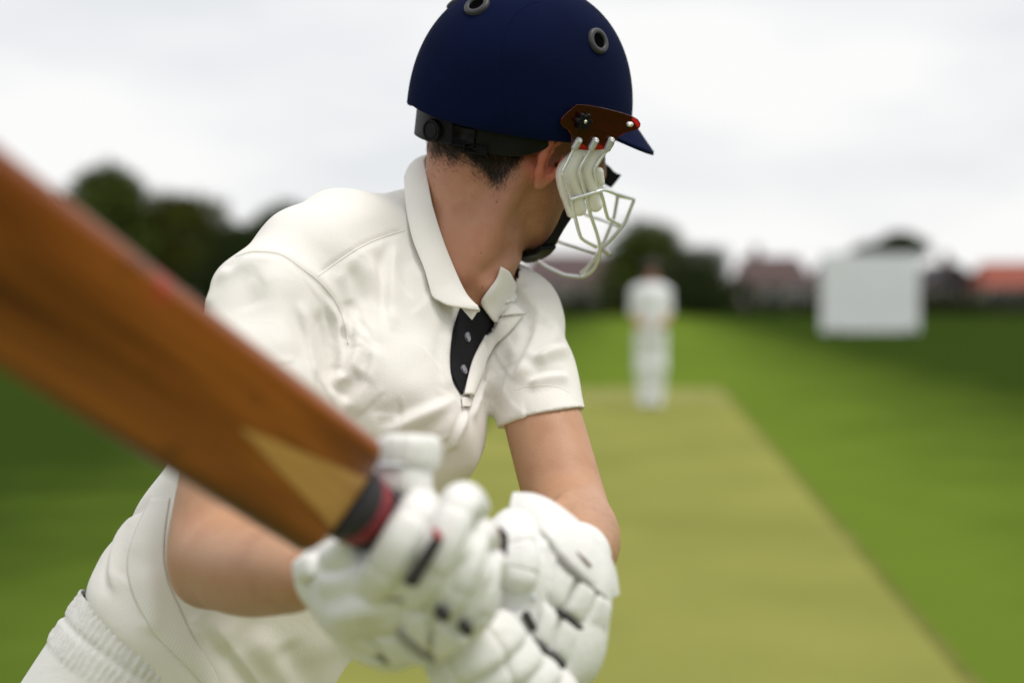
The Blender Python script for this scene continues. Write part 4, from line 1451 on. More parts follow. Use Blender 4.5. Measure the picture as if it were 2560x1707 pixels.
M['bat_wood'] = pmat('bat_wood', (0.34, 0.094, 0.014), (0.165, 0.031, 0.0038), scale=1.0, rough=0.34, spec=0.45, coat=0.25, stretch=(34, 34, 3.0), detail=5, bump=0.03, bscale=6, lo=.40, hi=.68)
f = noise_fac(M['bat_wood'], 1.0, 0.42, 0.60, stretch=(17, 17, 1.6), detail=2)
add_mix(M['bat_wood'], f, (0.070, 0.011, 0.0015))
f = noise_fac(M['bat_wood'], 1.0, 0.50, 0.62, stretch=(150, 150, 4.0), detail=2)
add_mix(M['bat_wood'], f, (0.22, 0.056, 0.008))
f = noise_fac(M['bat_wood'], 1.0, 0.62, 0.75, stretch=(30, 30, 14.0), detail=5)
add_mix(M['bat_wood'], f, (0.055, 0.012, 0.003))
def red_mark(m, c, r):
    n, l = m.node_tree.nodes, m.node_tree.links
    tc = n.new('ShaderNodeTexCoord')
    d = n.new('ShaderNodeVectorMath'); d.operation = 'DISTANCE'; d.inputs[1].default_value = c
    l.new(tc.outputs['Object'], d.inputs[0])
    t = n.new('ShaderNodeTexNoise'); t.inputs['Scale'].default_value = 90
    l.new(tc.outputs['Object'], t.inputs['Vector'])
    a = n.new('ShaderNodeMath'); a.operation = 'MULTIPLY_ADD'; a.inputs[1].default_value = r * 1.2; l.new(t.outputs['Fac'], a.inputs[0]); l.new(d.outputs['Value'], a.inputs[2])
    mr = n.new('ShaderNodeMapRange'); mr.inputs['From Min'].default_value = r * 1.8; mr.inputs['From Max'].default_value = r * .9; mr.clamp = True
    l.new(a.outputs[0], mr.inputs['Value'])
    mu = n.new('ShaderNodeMath'); mu.operation = 'MULTIPLY'; mu.inputs[1].default_value = .75; l.new(mr.outputs['Result'], mu.inputs[0])
    add_mix(m, mu.outputs[0], (0.42, 0.045, 0.03))
def bat_local(px, py):
    q = ray(px, py); t = ((BS - C0) @ BN) / (q @ BN)
    return BMAT.inverted() @ V3(C0 + q * t)
red_mark(M['bat_wood'], bat_local(405, 722), .011)

def section(hw, face, edge, spine):
    pts = []
    n = 22
    for k in range(n + 1):                         # face, slightly domed, edges rolled
        x = -1 + 2 * k / n
        z = face * (1 - x * x) - .007 * max(0, abs(x) - .80) ** 2 / .04
        pts.append((hw * x, z))
    for k in range(1, n):
        x = 1 - 2 * k / n
        z = -.007 - edge - (spine - edge) * (1 - abs(x)) ** 1.15
        pts.append((hw * x * (1 + .02 * (1 - abs(x))), z))
    return pts
stations = [(-.003, .036, .001, .006, .016), (-.0015, .048, .002, .008, .020), (.002, .0530, .0025, .010, .022), (.008, .0545, .003, .012, .024), (.018, .0540, .0035, .014, .026), (.05, .0545, .004, .015, .028), (.15, .0545, .004, .018, .034),
            (.30, .0545, .004, .022, .042), (.44, .0545, .004, .022, .040), (.52, .0545, .004, .020, .028), (.55, .052, .003, .016, .02), (.562, .046, .002, .010, .012)]
vs, fs = [], []
for t, hw, fa, ed, sp in stations:
    for x, z in section(hw, fa, ed, sp):
        vs.append((x, z, t))
K = len(section(.05, .004, .02, .04))
for j in range(len(stations) - 1):
    for k in range(K):
        k2 = (k + 1) % K
        fs.append((j * K + k, j * K + k2, (j + 1) * K + k2, (j + 1) * K + k))
fs.append(tuple(range(K - 1, -1, -1))); fs.append(tuple((len(stations) - 1) * K + k for k in range(K)))
me = mesh('blade', vs, fs)
bm = bmesh.new(); bm.from_mesh(me); bmesh.ops.recalc_face_normals(bm, faces=bm.faces); bm.to_mesh(me); bm.free()
blade = link_local('blade', me, M['bat_wood'], bat)
ss_ = blade.modifiers.new('smooth', 'SUBSURF'); ss_.levels = 1; ss_.render_levels = 2
M['splice'] = pmat('splice_cane', (0.58, 0.32, 0.10), (0.48, 0.24, 0.066), scale=1, rough=0.36, coat=0.2, stretch=(90, 90, 4), detail=4)
vs, fs = [], []
n = 16
for j in range(n + 1):
    t = j / n
    for k in range(9):
        x = (-1 + 2 * k / 8) * (.0235 * (1 - t) ** 1.0 + .0004)
        z = .004 * (1 - (x / .0545) ** 2) + .0006
        vs.append((x, z - .0012 * max(0, .012 - (-.0 + .150 * t)) / .012, .000 + .150 * t))
for j in range(n):
    for k in range(8):
        a = j * 9 + k
        fs.append((a, a + 1, a + 10, a + 9))
link_local('splice', mesh('splice', vs, fs), M['splice'], blade)
M['grip_black'] = pmat('grip_black', (0.010, 0.010, 0.013), (0.016, 0.016, 0.02), scale=60, rough=0.6, bump=.3, bscale=500)
M['grip_red'] = pmat('grip_red', (0.30, 0.028, 0.040), (0.22, 0.018, 0.028), scale=60, rough=0.55, bump=.3, bscale=500)
def ring_part(name, z0, z1, ra, rb, mat, parent, off=-.012):
    n_ = 10
    pts = [(0, off, z0 + (z1 - z0) * k / n_) for k in range(n_ + 1)]
    rr = [ra + (rb - ra) * k / n_ for k in range(n_ + 1)]
    rr[0] *= .93; rr[-1] *= .93
    return link_local(name, tube_mesh(name, pts, rr, 24, ref=(1, 0, 0), flat=.80), mat, parent)
handle = ring_part('handle', -.30, .004, .0165, .017, M['grip_black'], bat)
ring_part('grip_band', -.024, -.004, .030, .0335, M['grip_black'], bat)
ring_part('grip_band', -.042, -.024, .0285, .031, M['grip_red'], bat)
ring_part('grip_band', -.060, -.042, .0275, .0285, M['grip_black'], bat)
# ------------------------------------------------------------------ shirt details: collar, placket, buttons, panels
def ruled(name, A_, B_, n, m, mat, parent, thick=.003, arch=0.0, off=None, bevel=.3, offset=0):
    """Cloth or leather piece spanned between two edge curves given as points in space."""
    A_, B_ = catmull(np.array(A_, float), n), catmull(np.array(B_, float), n)
    vs, fs = [], []
    for i in range(n):
        for j in range(m):
            t = j / (m - 1)
            p = A_[i] + (B_[i] - A_[i]) * t
            if arch:
                k0, k1 = max(0, i - 1), min(n - 1, i + 1)
                nn = np.cross(A_[k1] - A_[k0] + B_[k1] - B_[k0], B_[i] - A_[i])
                nn = unit(nn)
                if nn @ (C0 - p) < 0 and off is None: nn = -nn
                if off is not None and nn @ (p - off) < 0: nn = -nn
                p = p + nn * arch * 4 * t * (1 - t)
            vs.append(p)
    for i in range(n - 1):
        for j in range(m - 1):
            a = i * m + j
            fs.append((a, a + 1, a + m + 1, a + m))
    o = link(name, mesh(name, vs, fs), mat, parent)
    md = o.modifiers.new('thick', 'SOLIDIFY'); md.thickness = thick; md.offset = offset
    if bevel:
        b = o.modifiers.new('edge', 'BEVEL'); b.width = thick * bevel; b.segments = 2; b.limit_method = 'ANGLE'
    return o

def strip_on(name, bvhs, Lp, Rp, n, m, offset, mat, parent, thick=.0015, arch=0.0):
    """Piece of cloth lying on what is under it, between two edge lines."""
    A_, B_ = catmull(np.array(Lp, float), n), catmull(np.array(Rp, float), n)
    vs = np.zeros((n, m, 3)); ok = np.zeros((n, m), bool)
    for i in range(n):
        for j in range(m):
            t = j / (m - 1)
            x, y = A_[i] + (B_[i] - A_[i]) * t
            best = None
            for b in bvhs:
                loc, nor = hit(b, x, y)
                if loc is not None and (best is None or np.linalg.norm(loc - C0) < np.linalg.norm(best[0] - C0)):
                    best = (loc, nor)
            if best is not None:
                vs[i, j] = best[0] + best[1] * (offset + arch * 4 * t * (1 - t)); ok[i, j] = True
    for _ in range(2):                              # settle
        w = vs.copy()
        w[1:-1, :] = .25 * vs[:-2, :] + .5 * vs[1:-1, :] + .25 * vs[2:, :]
        w[:, 1:-1] = .25 * w[:, :-2] + .5 * w[:, 1:-1] + .25 * w[:, 2:]
        vs = np.where(ok.all(), w, vs)
    fs = [(i * m + j, i * m + j + 1, (i + 1) * m + j + 1, (i + 1) * m + j) for i in range(n - 1) for j in range(m - 1)
          if ok[i, j] and ok[i, j + 1] and ok[i + 1, j] and ok[i + 1, j + 1]]
    me = mesh(name, vs.reshape(-1, 3), fs)
    lu = np.r_[0, np.cumsum(np.linalg.norm(np.diff(vs[:, m // 2], axis=0), axis=1))]
    uv = me.uv_layers.new(name='cloth')
    for lp in me.loops:                             # threads measured along the cloth, in metres
        i, j = divmod(lp.vertex_index, m)
        wd = np.linalg.norm(vs[i, -1] - vs[i, 0])
        uv.data[lp.index].uv = (lu[i], wd * (j / (m - 1) - .5))
    o = link(name, me, mat, parent)
    md = o.modifiers.new('thick', 'SOLIDIFY'); md.thickness = thick; md.offset = 0
    return o

near_fold = [(1085, 388, 1.868), (1062, 398, 1.835), (1062, 420, 1.800), (1068, 448, 1.778), (1081, 516, 1.752), (1108, 605, 1.738), (1139, 683, 1.728), (1165, 736, 1.720), (1197, 773, 1.706)]
near_leaf = [(1066, 396, 1.890), (1030, 410, 1.848), (1014, 438, 1.806), (1012, 460, 1.784), (1019, 537, 1.750), (1034, 605, 1.730), (1061, 673, 1.712), (1080, 738, 1.700), (1092, 748, 1.698)]
tip_edge = [(1092, 748, 1.698), (1118, 762, 1.697), (1158, 770, 1.700), (1199, 776, 1.704)]
far_fold = [(1085, 388, 1.868), (1150, 420, 1.925), (1225, 540, 1.930), (1256, 640, 1.885), (1246, 676, 1.850), (1236, 706, 1.815), (1224, 742, 1.780)]
far_leaf = [(1066, 396, 1.890), (1165, 440, 1.965), (1262, 560, 1.960), (1296, 650, 1.910), (1284, 700, 1.850), (1284, 728, 1.820), (1272, 757, 1.785)]
F_ = [P(*p) for p in near_fold]
O_ = [P(*p) for p in near_leaf[:-1]] + [P(1130, 764, 1.698)]
# near leaf: fold edge to outer edge, ending in the pointed tip
NF = catmull(np.array(F_), 70)
out_poly = [P(*p) for p in near_leaf] + [P(*p) for p in tip_edge[1:]]
NO = catmull(np.array(out_poly), 70)
neck_mid = P(1165, 640, 1.81)
collar = ruled('collar', NF, NO, 70, 9, M['shirt'], shirt, .0032, .0030, off=neck_mid)
ruled('collar_leaf', [P(*p) for p in far_fold], [P(*p) for p in far_leaf], 50, 7, M['shirt'], collar, .0032, .003, off=neck_mid)
stand_low = [P(x - 20, y + 34, d + .004) for x, y, d in near_fold[:6]] + [P(1118, 715, 1.735), P(1150, 765, 1.722), P(1180, 800, 1.71)]
ruled('collar_stand', F_, stand_low, 50, 5, M['shirt'], collar, .0024, .0)
stand_far = [P(x + 6, y + 40, d) for x, y, d in far_fold]
ruled('collar_stand', [P(*p) for p in far_fold], stand_far, 40, 5, M['shirt'], collar, .0024, .0)

pl = strip_on('placket', [shirt_bvh, body_bvh], [(1152, 762), (1143, 783), (1131, 825), (1124, 893), (1129, 945), (1150, 986)],
              [(1200, 766), (1232, 797), (1214, 840), (1188, 887), (1167, 934), (1152, 987)], 40, 10, .0022, M['black_cloth'], shirt, .0014)
# overlapping white band on the far side of the opening
strip_on('placket_flap', [shirt_bvh], z4((640, 645), (592, 740), (512, 845), (442, 990), (402, 1130), (362, 1310)),
         z4((905, 610), (815, 745), (700, 862), (636, 960), (520, 1140), (438, 1330)), 40, 10, .0050, M['shirt'], pl, .0022, .0035)
strip_on('placket_flap', [shirt_bvh], z4((520, 545), (560, 600), (640, 650)), z4((700, 470), (830, 520), (915, 615)), 16, 10, .0075, M['shirt'], pl, .0022, .005)
strip_on('collar_stand', [shirt_bvh, body_bvh], [(1243, 664), (1231, 698), (1211, 726), (1195, 752), (1204, 776), (1222, 800)], [(1262, 676), (1286, 722), (1287, 752), (1262, 780), (1246, 792), (1234, 806)], 24, 8, .0065, M['shirt'], pl, .0022, .002)
strip_on('placket_stitch', [shirt_bvh], z4((358, 1335), (362, 1375), (365, 1415)), z4((450, 1335), (448, 1375), (445, 1420)), 10, 8, .0024, M['shirt'], pl, .0018, .001)
for px_, py_ in ((1175, 799), (1162, 843), (1153, 926)):
    l_, n_ = hit(shirt_bvh, px_, py_)
    disc_part('button', l_ + n_ * .0034, n_ + .10 * RT, .0060, .0022, M['button'], pl, 24)

# cuff hem stitched round the far sleeve, side panel of mesh, yoke patch by the collar
M['tape'] = pmat('neck_tape', (0.76, 0.76, 0.75), (0.6, 0.6, 0.6), scale=700, rough=0.8, lo=.45, hi=.6)
def dots(m, scale, r, color, depth):
    """Punched holes on a square grid."""
    n, l = m.node_tree.nodes, m.node_tree.links
    tc = n.new('ShaderNodeTexCoord')
    mp = n.new('ShaderNodeMapping'); mp.inputs['Rotation'].default_value = (0, 0, .785)
    v = n.new('ShaderNodeTexVoronoi'); v.voronoi_dimensions = '2D'; v.inputs['Scale'].default_value = scale; v.inputs['Randomness'].default_value = 0.0
    l.new(tc.outputs['UV'], mp.inputs['Vector']); l.new(mp.outputs['Vector'], v.inputs['Vector'])
    mr = n.new('ShaderNodeMapRange'); mr.inputs['From Min'].default_value = r; mr.inputs['From Max'].default_value = r * .7; mr.clamp = True
    l.new(v.outputs['Distance'], mr.inputs['Value'])
    mu = n.new('ShaderNodeMath'); mu.operation = 'MULTIPLY'; mu.inputs[1].default_value = depth; l.new(mr.outputs['Result'], mu.inputs[0])
    add_mix(m, mu.outputs[0], color)
dots(M['mesh_cloth'], 330, .36, (0.48, 0.44, 0.38), .28)
trouser_bvh = tree_of(tv, tq)
strip_on('side_panel', [shirt_bvh, trouser_bvh], [(378, 1246), (342, 1320), (318, 1400), (330, 1480), (366, 1552), (384, 1584), (424, 1624), (468, 1666), (508, 1712)],
         [(426, 1246), (414, 1330), (412, 1400), (424, 1460), (440, 1496), (484, 1592), (520, 1648), (540, 1684), (548, 1712)], 60, 14, .0010, M['mesh_cloth'], shirt, .0004, .0016)

# stitched seams
def cloth_seam(pix, r=.0009, name='seam', mat=None):
    run, prev = [], None
    for x, y in catmull(np.array(pix, float), 60):
        l_, n_ = hit(shirt_bvh, x, y)
        if l_ is None or (prev is not None and np.linalg.norm(l_ - prev) > .03): break
        prev = l_; run.append(l_ - n_ * .0002)
    if len(run) > 4:
        link(name, tube_mesh(name, run, r, 6), mat or M['shirt'], shirt)
cloth_seam(z2((1015, 376), (940, 398), (860, 428), (790, 463), (720, 508), (650, 558), (602, 593)))
cloth_seam(z2((210, 500), (270, 480), (330, 476), (430, 492), (530, 560), (620, 632), (690, 722), (730, 820), (746, 920)))
cloth_seam(z5((830, 420), (855, 560), (880, 700), (905, 800), (925, 880)), .0007)
cloth_seam(z4((840, 1262), (940, 1235), (1080, 1225), (1220, 1235), (1330, 1290)), .0006)

# ------------------------------------------------------------------ hair
def strands(name, roots, nors, dirs, lens, wid, mat, parent):
    V, F = [], []
    for p, n, d, L in zip(roots, nors, dirs, lens):
        t = d - n * (d @ n)
        if np.linalg.norm(t) < 1e-6: continue
        t = unit(t)
        s = unit(np.cross(t, n) + .6 * n * rng.normal())
        b = len(V)
        for k in range(4):
            u = k / 3
            c = p - n * .0006 + t * L * u + n * L * (.30 * u - .16 * u * u) + s * L * .05 * math.sin(3 * u)
            w = wid * (1 - .85 * u) * .5
            V.append(c - s * w); V.append(c + s * w)
        for k in range(3):
            F.append((b + 2 * k, b + 2 * k + 1, b + 2 * k + 3, b + 2 * k + 2))
    return link(name, mesh(name, V, F), mat, parent, False)

line = np.array([zC(*p) for p in ((150, 520), (215, 660), (340, 850), (520, 830), (700, 870), (880, 960), (1050, 1085), (1160, 1120), (1260, 1110), (1380, 960), (1500, 800), (1560, 740))])
def hair_low(x):
    return np.interp(x, line[:, 0], line[:, 1])
roots, nors, dirs, lens = [], [], [], []
tgt = np.array([1248., 500.])
count = 0
while count < 8000:
    x = rng.uniform(1050, 1316); y = rng.uniform(335, 520)
    low_ = hair_low(x)
    e_ = y - low_ + 7 * math.sin(x * .11) + 5 * math.sin(x * .043 + 1)
    dens = 1 / (1 + math.exp((e_ + 4) / 7.0)) + .045 * math.exp(-max(0, e_) / 20.0)
    L = rng.uniform(.008, .016) if e_ < -25 else rng.uniform(.003, .009)
    if rng.random() > dens: continue
    l_, n_ = hit(body_bvh, x, y)
    if l_ is None: continue
    if rng.random() < .25: l_b, d_sign = mirror_h(l_), -1
    else: l_b, d_sign = l_, 1
    flow = np.array([tgt[0] - x + 30 * math.sin(x * .05), 95.]) ; flow = flow / np.linalg.norm(flow) + rng.normal(size=2) * .28
    d_ = RT * flow[0] - UP * flow[1] + .25 * rng.normal(size=3)
    if d_sign < 0:
        near = body_bvh.find_nearest(V3(l_b))
        l_b, n_b = np.array(near[0]), np.array(near[1])
        d_ = d_ - 2 * (d_ @ HR) * HR
        if n_b @ HR > 0: n_b = -n_b
        roots.append(l_b); nors.append(n_b)
    else:
        roots.append(l_); nors.append(n_)
    dirs.append(d_); lens.append(L); count += 1
strands('hair', roots, nors, dirs, lens, .00048, M['hair'], batsman)
# under-layer of hair close to the skull so that no scalp shows between strands
roots, nors, dirs, lens = [], [], [], []
for x, y in [(rng.uniform(1385, 1540), rng.uniform(1235, 1415)) for _ in range(700)]:
    l_, n_ = hit(body_bvh, x, y)
    if l_ is None or l_[1] > 1.9: continue
    roots.append(l_); nors.append(n_); dirs.append(RT * .5 - UP * .8 + .4 * rng.normal(size=3)); lens.append(rng.uniform(.005, .012))
for x, y in [(rng.uniform(410, 760), rng.uniform(1330, 1530)) for _ in range(500)]:
    l_, n_ = hit(body_bvh, x, y)
    if l_ is None or l_[1] > 1.62: continue
    roots.append(l_); nors.append(n_); dirs.append(RT * .8 - UP * .5 + .4 * rng.normal(size=3)); lens.append(rng.uniform(.005, .012))
strands('arm_hair', roots, nors, dirs, lens, .00022, M['arm_hair'], batsman)
# ------------------------------------------------------------------ batting gloves
M['glove'] = pmat('glove_leather', (0.80, 0.80, 0.78), (0.74, 0.74, 0.71), scale=18, rough=0.42, spec=0.4, bump=0.10, bscale=160)
f = noise_fac(M['glove'], 20, 0.60, 0.85, detail=6)
add_mix(M['glove'], f, (0.66, 0.65, 0.60))
M['glove_side'] = pmat('glove_fabric', (0.70, 0.72, 0.76), (0.64, 0.66, 0.70), scale=30, rough=0.7)
M['gusset'] = pmat('gusset', (0.035, 0.032, 0.030), rough=0.8)
M['gusset_grey'] = pmat('gusset_grey', (0.30, 0.29, 0.27), rough=0.8)
M['gusset_red'] = pmat('gusset_red', (0.42, 0.018, 0.030), rough=0.6)
M['emblem'] = pmat('emblem', (0.30, 0.20, 0.19), rough=0.6)

def pillow(name, quad, thick, parent, mat, bulge=.22, n=15, p=9.0):
    """Padded piece: four corners (pixel, pixel, distance), domed towards the camera side."""
    q = [P(*c) for c in quad]
    nn = unit(np.cross(q[1] - q[0], q[3] - q[0]) + np.cross(q[3] - q[2], q[1] - q[2]))
    if nn @ (C0 - q[0]) < 0: nn = -nn
    vs, fs = [], []
    for side in (1, -1):
        for i in range(n):
            for j in range(n):
                u = math.sin((-1 + 2 * i / (n - 1)) * math.pi / 2); v = math.sin((-1 + 2 * j / (n - 1)) * math.pi / 2)
                k = math.sqrt(max(0, (1 - abs(u) ** p) * (1 - abs(v) ** p)))
                cu = u * (1 - .055 * v ** 4); cv = v * (1 - .055 * u ** 4)
                a, b = (cu + 1) / 2, (cv + 1) / 2
                base = (q[0] * (1 - a) + q[1] * a) * (1 - b) + (q[3] * (1 - a) + q[2] * a) * b
                vs.append(base + nn * side * (thick * (1 - bulge) * k + thick * bulge * (1 - u * u) * (1 - v * v)) * (1 if side > 0 else .8))
    m = n * n
    for i in range(n - 1):
        for j in range(n - 1):
            a = i * n + j
            fs.append((a, a + 1, a + n + 1, a + n)); fs.append((m + a, m + a + n, m + a + n + 1, m + a + 1))
    me = mesh(name, vs, fs)
    bm = bmesh.new(); bm.from_mesh(me)
    bmesh.ops.remove_doubles(bm, verts=bm.verts, dist=1e-5)
    bmesh.ops.recalc_face_normals(bm, faces=bm.faces)
    bm.to_mesh(me); bm.free()
    return link(name, me, mat, parent)

def roll(name, pts, r, parent, mat=None, flat=1.0, end=.9, square=3.4):
    """Padded finger roll: swept rounded-square section whose flat side looks outwards."""
    pts = catmull(np.array([P(*p) for p in pts]), 60)
    seg = np.r_[0, np.cumsum(np.linalg.norm(np.diff(pts, axis=0), axis=1))]
    L = seg[-1]; e = r * end
    st = np.unique(np.r_[e * (1 - np.cos(np.linspace(0, math.pi / 2, 8))), np.linspace(e, L - e, 60), L - e * (1 - np.cos(np.linspace(0, math.pi / 2, 8)))])
    c = np.stack([np.interp(st, seg, pts[:, k]) for k in range(3)], 1)
    dd_ = np.minimum(st, L - st)
    rr = r * np.clip(1 - np.clip(1 - dd_ / e, 0, 1) ** 2.6, .004, 1) ** (1 / 2.6)
    for cut_ in (.36, .68):                          # stitched joints between the rolls
        rr = rr * (1 - .075 * np.exp(-((st / L - cut_) / .018) ** 2))
    tan = np.gradient(c, axis=0); tan /= np.linalg.norm(tan, axis=1)[:, None]
    K = 28
    vs, fs = [], []
    for i in range(len(st)):
        a = C0 - c[i]; u = unit(a - tan[i] * (a @ tan[i])); w = np.cross(tan[i], u)
        for k in range(K):
            t = 2 * math.pi * k / K
            q = (abs(math.cos(t)) ** square + abs(math.sin(t)) ** square) ** (-1 / square)
            vs.append(c[i] + rr[i] * q * (u * math.cos(t) * flat + w * math.sin(t)))
    for i in range(len(st) - 1):
        for k in range(K):
            k2 = (k + 1) % K
            fs.append((i * K + k, i * K + k2, (i + 1) * K + k2, (i + 1) * K + k))
    fs.append(tuple(range(K - 1, -1, -1))); fs.append(tuple((len(st) - 1) * K + k for k in range(K)))
    return link(name, mesh(name, vs, fs), mat or M['glove'], parent)

def seam_line(parent, pts, r, mat=None, name='gusset'):
    return link(name, round_tube(name, [P(*p) for p in pts], r, 16, 8, end=.8), mat or M['gusset'], parent)

# --- lower hand
g1 = empty('batting_glove', P(960, 1480, 1.22))
tag(g1, 'white padded batting glove next to the bat blade, dark slot between fingers', 'glove', 'batting gloves on the bat handle')
base = union([cone(P(818, 1440, 1.265), P(890, 1440, 1.240), .030, .040), ell(P(945, 1460, 1.206), (.044, .050, .042)), ell(P(1055, 1440, 1.208), (.054, .052, .050)),
              ell(P(1125, 1480, 1.220), (.044, .046, .044)), ell(P(950, 1575, 1.252), (.036, .036, .028)), ell(P(900, 1510, 1.222), (.034, .034, .032)), cone(P(862, 1405, 1.200), P(940, 1450, 1.20), .020, .026),
              cone(P(1030, 1205, 1.205), P(1050, 1330, 1.215), .015, .026), cone(P(850, 1530, 1.26), P(990, 1610, 1.252), .020, .022),
              *[cone(P(*a_), P(*b_), .012, .012) for ln in ([(1096, 1275, 1.178), (1052, 1345, 1.149), (1010, 1425, 1.153), (970, 1482, 1.174)],
                [(1180, 1310, 1.196), (1140, 1375, 1.161), (1098, 1455, 1.163), (1058, 1512, 1.184)], [(1208, 1385, 1.212), (1186, 1435, 1.181), (1158, 1505, 1.183), (1122, 1554, 1.202)])
                for a_, b_ in zip(ln, ln[1:])]], .02)
v, q = isosurface(base, P(740, 1720, 1.22) - np.array([.06, .14, .06]), P(1260, 1160, 1.22) + .10, .0042)
# wrinkled leather on the back of the hand
nn_ = normals_of(v, q)
bb = tree_of(v, q)
dd = sculpt(v, nn_, bb, [([(780, 1470), (850, 1450), (930, 1400)], .003, .010, 'ridge'), ([(770, 1420), (840, 1410), (900, 1380)], -.003, .008, 'ridge'),
                         ([(790, 1510), (870, 1490), (940, 1480)], -.004, .010, 'ridge'), ([(810, 1545), (880, 1530), (960, 1510)], .004, .010, 'ridge')])
link('hand_shell', np_mesh('hand_shell', v + nn_ * dd[:, None], q), M['glove'], g1)
roll('finger', [(1056, 1262, 1.186), (1036, 1288, 1.154), (1000, 1350, 1.138), (960, 1418, 1.144), (925, 1472, 1.167)], .0158, g1, flat=1.08)
roll('finger', [(1176, 1270, 1.198), (1150, 1262, 1.166), (1112, 1345, 1.146), (1066, 1430, 1.148), (1022, 1492, 1.168)], .0164, g1, flat=1.08)
roll('finger', [(1206, 1352, 1.214), (1188, 1342, 1.184), (1166, 1408, 1.164), (1134, 1480, 1.166), (1096, 1526, 1.184)], .0145, g1, flat=1.15)
roll('finger', [(1226, 1430, 1.230), (1216, 1416, 1.203), (1204, 1465, 1.186), (1186, 1530, 1.188), (1152, 1576, 1.204)], .0140, g1, flat=1.2)
th_ = roll('thumb', [(962, 1128, 1.178), (1020, 1128, 1.172), (1086, 1132, 1.188)], .0150, g1, end=.55)
roll('thumb_pad', [(962, 1196, 1.176), (1015, 1200, 1.170), (1064, 1200, 1.186)], .0125, g1, end=.8)
pillow('thumb_side', [(942, 1098, 1.172), (964, 1092, 1.168), (966, 1212, 1.170), (946, 1205, 1.174)], .006, g1, M['glove_side'])
seam_line(g1, [(944, 1164, 1.163), (1000, 1163, 1.158), (1072, 1172, 1.172)], .0022, M['glove_side'])
seam_line(g1, [(1010, 1240, 1.178), (1046, 1238, 1.178)], .0045, M['gusset_red'])
pillow('finger_slot', [(1084, 1338, 1.1190), (1108, 1352, 1.1190), (1040, 1470, 1.1190), (1002, 1456, 1.1170)], .0040, g1, M['gusset'], p=9)
pillow('finger_slot', [(1076, 1322, 1.1200), (1092, 1318, 1.1200), (1110, 1348, 1.1180), (1088, 1350, 1.1175)], .0040, g1, M['gusset_red'], p=9)
for qd in ([(930, 1500, 1.166), (1008, 1503, 1.160), (1000, 1570, 1.176), (922, 1558, 1.186)],
           [(1012, 1504, 1.160), (1080, 1522, 1.162), (1072, 1620, 1.184), (1002, 1572, 1.176)],
           [(1084, 1524, 1.162), (1182, 1592, 1.184), (1090, 1648, 1.196), (1076, 1622, 1.184)],
           [(868, 1550, 1.202), (920, 1562, 1.190), (968, 1622, 1.206), (930, 1622, 1.218)],
           [(924, 1564, 1.190), (996, 1578, 1.182), (1084, 1652, 1.200), (984, 1652, 1.212)],
           [(806, 1540, 1.236), (858, 1556, 1.216), (974, 1660, 1.226), (900, 1620, 1.240)]):
    pillow('hand_pad', qd, .011, g1, M['glove'])
seam_line(g1, [(930, 1494, 1.156), (1000, 1496, 1.149), (1066, 1514, 1.148)], .0028, M['gusset_grey'])
seam_line(g1, [(1088, 1520, 1.148), (1104, 1532, 1.149), (1118, 1548, 1.152)], .0055)
seam_line(g1, [(1150, 1556, 1.158), (1164, 1568, 1.162), (1172, 1582, 1.168)], .0050)
seam_line(g1, [(996, 1576, 1.165), (1040, 1612, 1.172), (1086, 1650, 1.188)], .0034, M['gusset_grey'])
seam_line(g1, [(864, 1556, 1.200), (920, 1612, 1.206), (976, 1656, 1.216)], .0036, M['gusset_grey'])
pillow('cuff', [(752, 1398, 1.250), (792, 1378, 1.225), (812, 1440, 1.215), (760, 1462, 1.240)], .014, g1, M['glove'])
pillow('cuff', [(760, 1464, 1.256), (850, 1440, 1.205), (915, 1490, 1.196), (812, 1548, 1.240)], .013, g1, M['glove'], bulge=.5)
pillow('cuff', [(800, 1376, 1.205), (866, 1332, 1.162), (910, 1420, 1.168), (822, 1440, 1.196)], .013, g1, M['glove'], bulge=.5)

# --- upper hand
g2 = empty('batting_glove', P(1400, 1500, 1.36))
tag(g2, 'white padded batting glove at the handle end, wide cuff below bare elbow', 'glove', 'batting gloves on the bat handle')
base = union([cone(LW, P(1405, 1450, 1.375), .036, .046), ell(P(1390, 1510, 1.362), (.046, .05, .055)), ell(P(1330, 1600, 1.345), (.052, .05, .050)),
              cone(P(1300, 1330, 1.365), P(1370, 1440, 1.365), .026, .040), ell(P(1280, 1480, 1.335), (.036, .04, .06)), ell(P(1400, 1620, 1.36), (.038, .05, .042)),
              cone(P(1285, 1350, 1.335), P(1290, 1420, 1.325), .018, .026), ell(P(1230, 1640, 1.320), (.045, .05, .038))], .03)
v, q = isosurface(base, P(1150, 1800, 1.36) - np.array([.02, .12, .02]), P(1560, 1230, 1.36) + np.array([.03, .16, .03]), .0046)
link('hand_shell', np_mesh('hand_shell', v, q), M['glove'], g2)
cuff_o = [(1286, 1246, 1.372), (1338, 1251, 1.362), (1393, 1281, 1.356), (1454, 1332, 1.358), (1502, 1388, 1.372), (1522, 1437, 1.390), (1524, 1488, 1.402)]
cuff_i = [(1284, 1308, 1.350), (1326, 1318, 1.338), (1360, 1342, 1.326), (1398, 1394, 1.318), (1440, 1436, 1.322), (1484, 1474, 1.336), (1514, 1494, 1.360)]
cf = ruled('cuff', [P(*p) for p in cuff_o], [P(*p) for p in cuff_i], 40, 9, M['glove'], g2, .016, .004, bevel=.42)
pillow('cuff_tab', [(1278, 1252, 1.366), (1316, 1248, 1.360), (1314, 1300, 1.346), (1282, 1296, 1.352)], .008, g2, M['glove_side'])
seam_line(g2, [(1292, 1246, 1.360), (1322, 1247, 1.355)], .0018)
seam_line(cf, [(1440, 1378, 1.3222), (1452, 1389, 1.3216), (1466, 1402, 1.3226), (1478, 1416, 1.3262)], .0013, M['emblem'], 'emblem')
